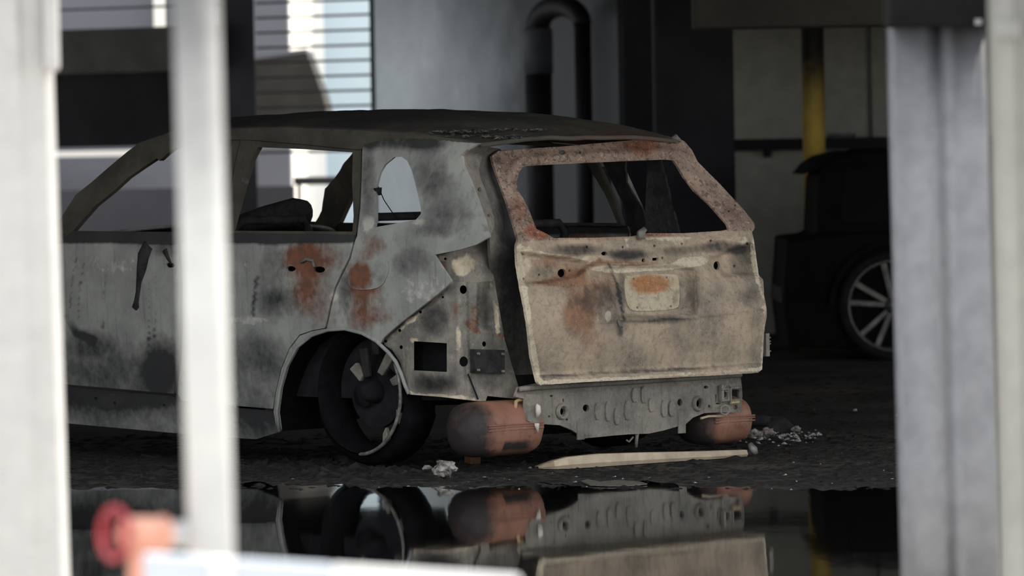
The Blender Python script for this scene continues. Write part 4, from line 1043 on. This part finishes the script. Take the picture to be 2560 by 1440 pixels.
rb_ = atZ(1181, 1161, .0)
bk = bevel(MB().box(-.028, .028, -.03, .03, 0, .045, Matrix.Rotation(.6, 4, 'Z') @ Matrix.Rotation(.1, 4, 'X')).build('rusty_block', plain('rusty_brown', lin(112, 84, 56), lin(84, 66, 48), 20, .8)), .005)
bk.location = rb_ + Vector((0, 0, .004)); tag(bk, 'small rusty cube under the left muffler', 'debris')
# fragments by the right muffler
fr = [(1887, 1096, .035, 'square pink-grey bracket fragment among the glass crumbs'), (1918, 1092, .03, 'pale knobbly fragment right of the square bracket fragment'), (1855, 1098, .022, 'small grey fragment nearest the right muffler'), (1990, 1080, .024, 'small pale fragment at the right end of the debris heap')]
M['frag'] = plain('pale_fragment', lin(176, 164, 156), lin(96, 92, 90), 30, .6)
for i, (x, y, r_, lb) in enumerate(fr): lump('fragment', x, y, r_, M['frag'], lb, 'debris', i * 3.3 + 1, 'fragments by the right muffler')
q = atZ(1955, 1082, .0)
sh = MB().add([Vector((-.09, 0, 0)), Vector((.10, .03, 0)), Vector((.02, .06, .075)), Vector((-.05, .08, .08)), Vector((-.02, .14, 0))], [(0, 1, 2, 3), (1, 4, 2), (2, 4, 3), (3, 4, 0), (0, 4, 1)]).build('torn_sheet', M['char'])
sh.location = q + Vector((0, 0, .002)); tag(sh, 'torn dark sheet standing up behind the debris heap', 'debris')
q = atZ(1880, 1072, 0)
d_ = MB().tube([(-.14, 0, .03), (0, .02, .05), (.16, .0, .035)], [.02, .035, .02], 8).build('bent_plate', M['char'], None, True); d_.location = q + Vector((0, 0, -.004))
tag(d_, 'bent black plate leaning on the right muffler', 'debris')
rnd = random.Random(21)
for i, (x, y) in enumerate(((2033, 1090), (2050, 1090), (2245, 1040), (2138, 1028))):
    lump('glass_chip', x, y, .010, sparkle, ['bright chip just right of the debris heap', 'outermost bright chip right of the debris heap', 'white sliver on the floor next to the folded steel post', 'tiny pale chip alone on the floor right of the car'][i], 'debris', i + 7.7)

# ================================================================== FOREGROUND
def postmat(name, c1, c2, smoke, lo, hi):
    t = NT(name)
    n1 = t.noise(3.2, 5, .6); n2 = t.noise(14, 4)
    c = t.mix(t.ramp(n2, .35, .65), c1, c2)
    z = t.math('ADD', t.sepz(2), t.math('MULTIPLY', t.math('SUBTRACT', n1, .5), .7))
    c = t.mix(t.math('MULTIPLY', t.ramp(z, lo, hi), smoke), c, lin(60, 60, 62))
    return t.out(c, .5)
M['post_white'] = postmat('white_painted_post', lin(196, 197, 196), lin(188, 189, 189), .85, 1.3, 1.8)
M['post_left'] = postmat('off_white_post', lin(184, 184, 183), lin(176, 176, 175), .25, 1.4, 2.2)
# left post
YL = 13.0
def PL(px, py=720): return atY(px, py, YL)
xr = PL(152).x
lp = empty('gate_post', (xr, YL, 0))
tilt = lambda: Matrix.Identity(4)
prof_ = [(-.42, .0), (-.075, .0), (-.062, .02), (-.012, .03), (0.0, .05), (0, .16), (-.42, .16)]
lean = -.012
mb = MB(); vs = [Vector((x, y, 0)) for x, y in prof_] + [Vector((x + lean * 2.6, y, 2.6)) for x, y in prof_]
k = len(prof_)
mb.add(vs, [tuple(range(k)), tuple(range(2 * k - 1, k - 1, -1))] + [(i, i + k, (i + 1) % k + k, (i + 1) % k) for i in range(k)])
bevel(mb.build('post_body', M['post_left'], lp), .006)
zq = PL(150, 178).z
hk = bevel(MB().box(-.01, .026, -.015, .05, zq, 2.6, Matrix.Translation((lean * 1.7, 0, 0))).build('hinge_flange', M['post_left'], lp), .012, 3)
tag(lp, 'wide off-white gate post at the left edge', 'post')
# middle tube
YM = 9.5
a_, b_ = atY(491, 0, YM), atY(530, 1440, YM)
d_ = (a_ - b_) / (a_.z - b_.z)
base = b_ - d_ * b_.z
mp = empty('fence_tube', base)
MB().tube([Vector((0, 0, 0)), d_ * 1.2, d_ * 2.4], 0.5 * 116 / F * YM, 32).build('tube', M['post_white'], mp, True)
MB().tube([Vector((0, 0, 0)), Vector((0, 0, .012))], .075, 24).build('foot_plate', M['post_white'], mp)
MB().tube([d_ * 2.4, d_ * 2.41], .046, 24).build('cap', M['post_white'], mp)
tag(mp, 'round white fence tube in the left foreground', 'post')
# right edge post
YR = 12.0
xr = atY(2508, 720, YR).x
rp = empty('gate_post', (xr, YR, 0))
prof_ = [(0, .05), (.008, .0), (.045, .0), (.055, .018), (.075, .018), (.085, 0), (.3, 0), (.3, .16), (0, .16)]
k = len(prof_); lean2 = -.006
vs = [Vector((x, y, 0)) for x, y in prof_] + [Vector((x + lean2 * 2.6, y, 2.6)) for x, y in prof_]
mb = MB().add(vs, [tuple(range(k)), tuple(range(2 * k - 1, k - 1, -1))] + [(i, i + k, (i + 1) % k + k, (i + 1) % k) for i in range(k)])
M['post_right'] = postmat('grey_white_post', lin(146, 146, 142), lin(136, 136, 133), .4, 1.3, 2.0)
bevel(mb.build('post_body', M['post_right'], rp), .005)
zq = atY(2510, 85, YR).z
bevel(MB().box(-.012, .05, -.012, .03, zq - .012, zq + .03).build('hinge', M['post_right'], rp), .008)
tag(rp, 'pale grey-white gate post at the right edge', 'post')
# folded steel post and sooty header box
YF = 15.5
M['steel_fold'] = postmat('galvanised_folded_steel', lin(122, 124, 130), lin(110, 112, 118), .97, 1.4, 1.9)
fx = lambda px: (px - 1280) / F * YF
x0f = fx(2250)
fp = empty('folded_post', (x0f, YF, 0))
prof_ = [(2247, .10), (2250, .06), (2266, .0), (2336, .012), (2372, .06), (2384, .03), (2396, .022), (2410, .04), (2420, .055), (2476, .05), (2492, .05)]
P2d = [(fx(x) - x0f, y) for x, y in prof_]
ztop = atY(2370, 66, YF).z
rows = [[Vector((x + (-.010 * z), y, z)) for x, y in P2d] for z in (0, .5, 1.0, 1.4, ztop)]
o = MB().grid(rows).build('folded_sheet', M['steel_fold'], fp, True, fix=False)
m = o.modifiers.new('t', 'SOLIDIFY'); m.thickness = .004
MB().box(fx(2247) - x0f - .02, fx(2494) - x0f + .02, -.01, .14, 0, .012).build('base_plate', M['steel_fold'], fp)
tag(fp, 'folded galvanised steel post in the right foreground', 'post')
hb = empty('header_box', (x0f, YF, ztop + .002))
bevel(MB().box(fx(2236) - x0f, fx(2502) - x0f, -.04, .3, 0, CZ - .05 - ztop).build('housing', plain('soot_caked_steel', lin(22, 22, 24), lin(16, 16, 18), 6, .9, spec=.1), hb), .01)
MB().box(fx(2444) - x0f, fx(2462) - x0f, -.05, -.03, .0, .018).build('bolt_tab', M['conduit'], hb)
tag(hb, 'sooty black header box above the folded steel post', 'box')
# barrier rail with white and pale blue bands
YB = 9.25
A0, A1 = atY(357, 1386, YB), atY(1300, 1444, YB)
br_ = empty('barrier_rail', (A0.x, YB, 0))
dd = A1 - A0
M['band_w'] = plain('white_plastic', lin(222, 222, 222), lin(216, 216, 218), 4, .45)
M['band_b'] = plain('pale_blue_plastic', lin(194, 202, 213), lin(188, 196, 208), 4, .45)
segs = [(357, 522, 'band_b'), (522, 588, 'band_w'), (588, 826, 'band_b'), (826, 1300, 'band_w')]
for x0_, x1_, mt in segs:
    k0, k1 = (x0_ - 357) / 943, (x1_ - 357) / 943
    q0_, q1_ = A0 + dd * k0 - Vector(br_.location), A0 + dd * k1 - Vector(br_.location)
    h_ = Vector((0, 0, -.11))
    bevel(MB().prism([q0_, q1_, q1_ + h_, q0_ + h_], (0, .05, 0)).build('band', M[mt], br_), .006)
for k0 in (.06, .94):
    q0_ = A0 + dd * k0 - Vector(br_.location)
    MB().box(-.02, .02, .01, .04, 0, q0_.z - .1, Matrix.Translation((q0_.x, q0_.y, 0))).build('leg', M['band_w'], br_)
tag(br_, 'barrier rail with white and pale blue bands at the bottom', 'barrier')
# valve with red hand wheel on the tube
YV = 9.42
M['red'] = plain('dull_red_paint', lin(176, 62, 70), lin(150, 54, 62), 20, .5)
M['pink'] = plain('salmon_brass', lin(226, 170, 150), lin(214, 150, 128), 12, .5)
vv = empty('valve', atY(440, 1340, YV))
vo_ = Vector(vv.location)
VL = lambda x, y, dy=0: atY(x, y, YV + dy) - vo_
ax = (VL(300, 1333) - VL(460, 1345)).normalized(); ax = (ax + Vector((0, -.75, 0))).normalized()
cw = VL(286, 1334)
e1 = Vector((0, 0, 1)); e1 = (e1 - ax * e1.dot(ax)).normalized(); e2 = ax.cross(e1)
n = 28; rW = 64 / F * YV
rim_ = [cw + e1 * (rW * math.cos(2 * math.pi * k / n)) + e2 * (rW * math.sin(2 * math.pi * k / n)) for k in range(n + 1)]
hw_ = MB().tube(rim_, .006, 10, False).build('hand_wheel', M['red'], vv, True)
for k in range(4):
    an = math.pi * k / 2 + .4
    MB().tube([cw, cw + e1 * (rW * math.cos(an)) + e2 * (rW * math.sin(an))], .0022, 8).build('spoke', M['red'], hw_)
MB().tube([cw - ax * .0, cw - ax * .026, cw - ax * .028, cw - ax * .1], [.005, .006, .031, .031], 20).build('body', M['pink'], vv, True)
MB().tube([cw - ax * .095, cw - ax * .11], [.034, .034], 6).build('nut', M['pink'], vv)
MB().tube([cw - ax * .105, cw - ax * .19], [.024, .024], 16).build('pipe_stub', M['post_white'], vv, True)
MB().tube([cw - ax * .05 + Vector((0, 0, -.02)), cw - ax * .05 + Vector((0, 0, -.12))], [.018, .018], 14).build('outlet', M['pink'], vv, True)
tag(vv, 'salmon pipe valve with a red hand wheel on the white fence tube', 'valve')
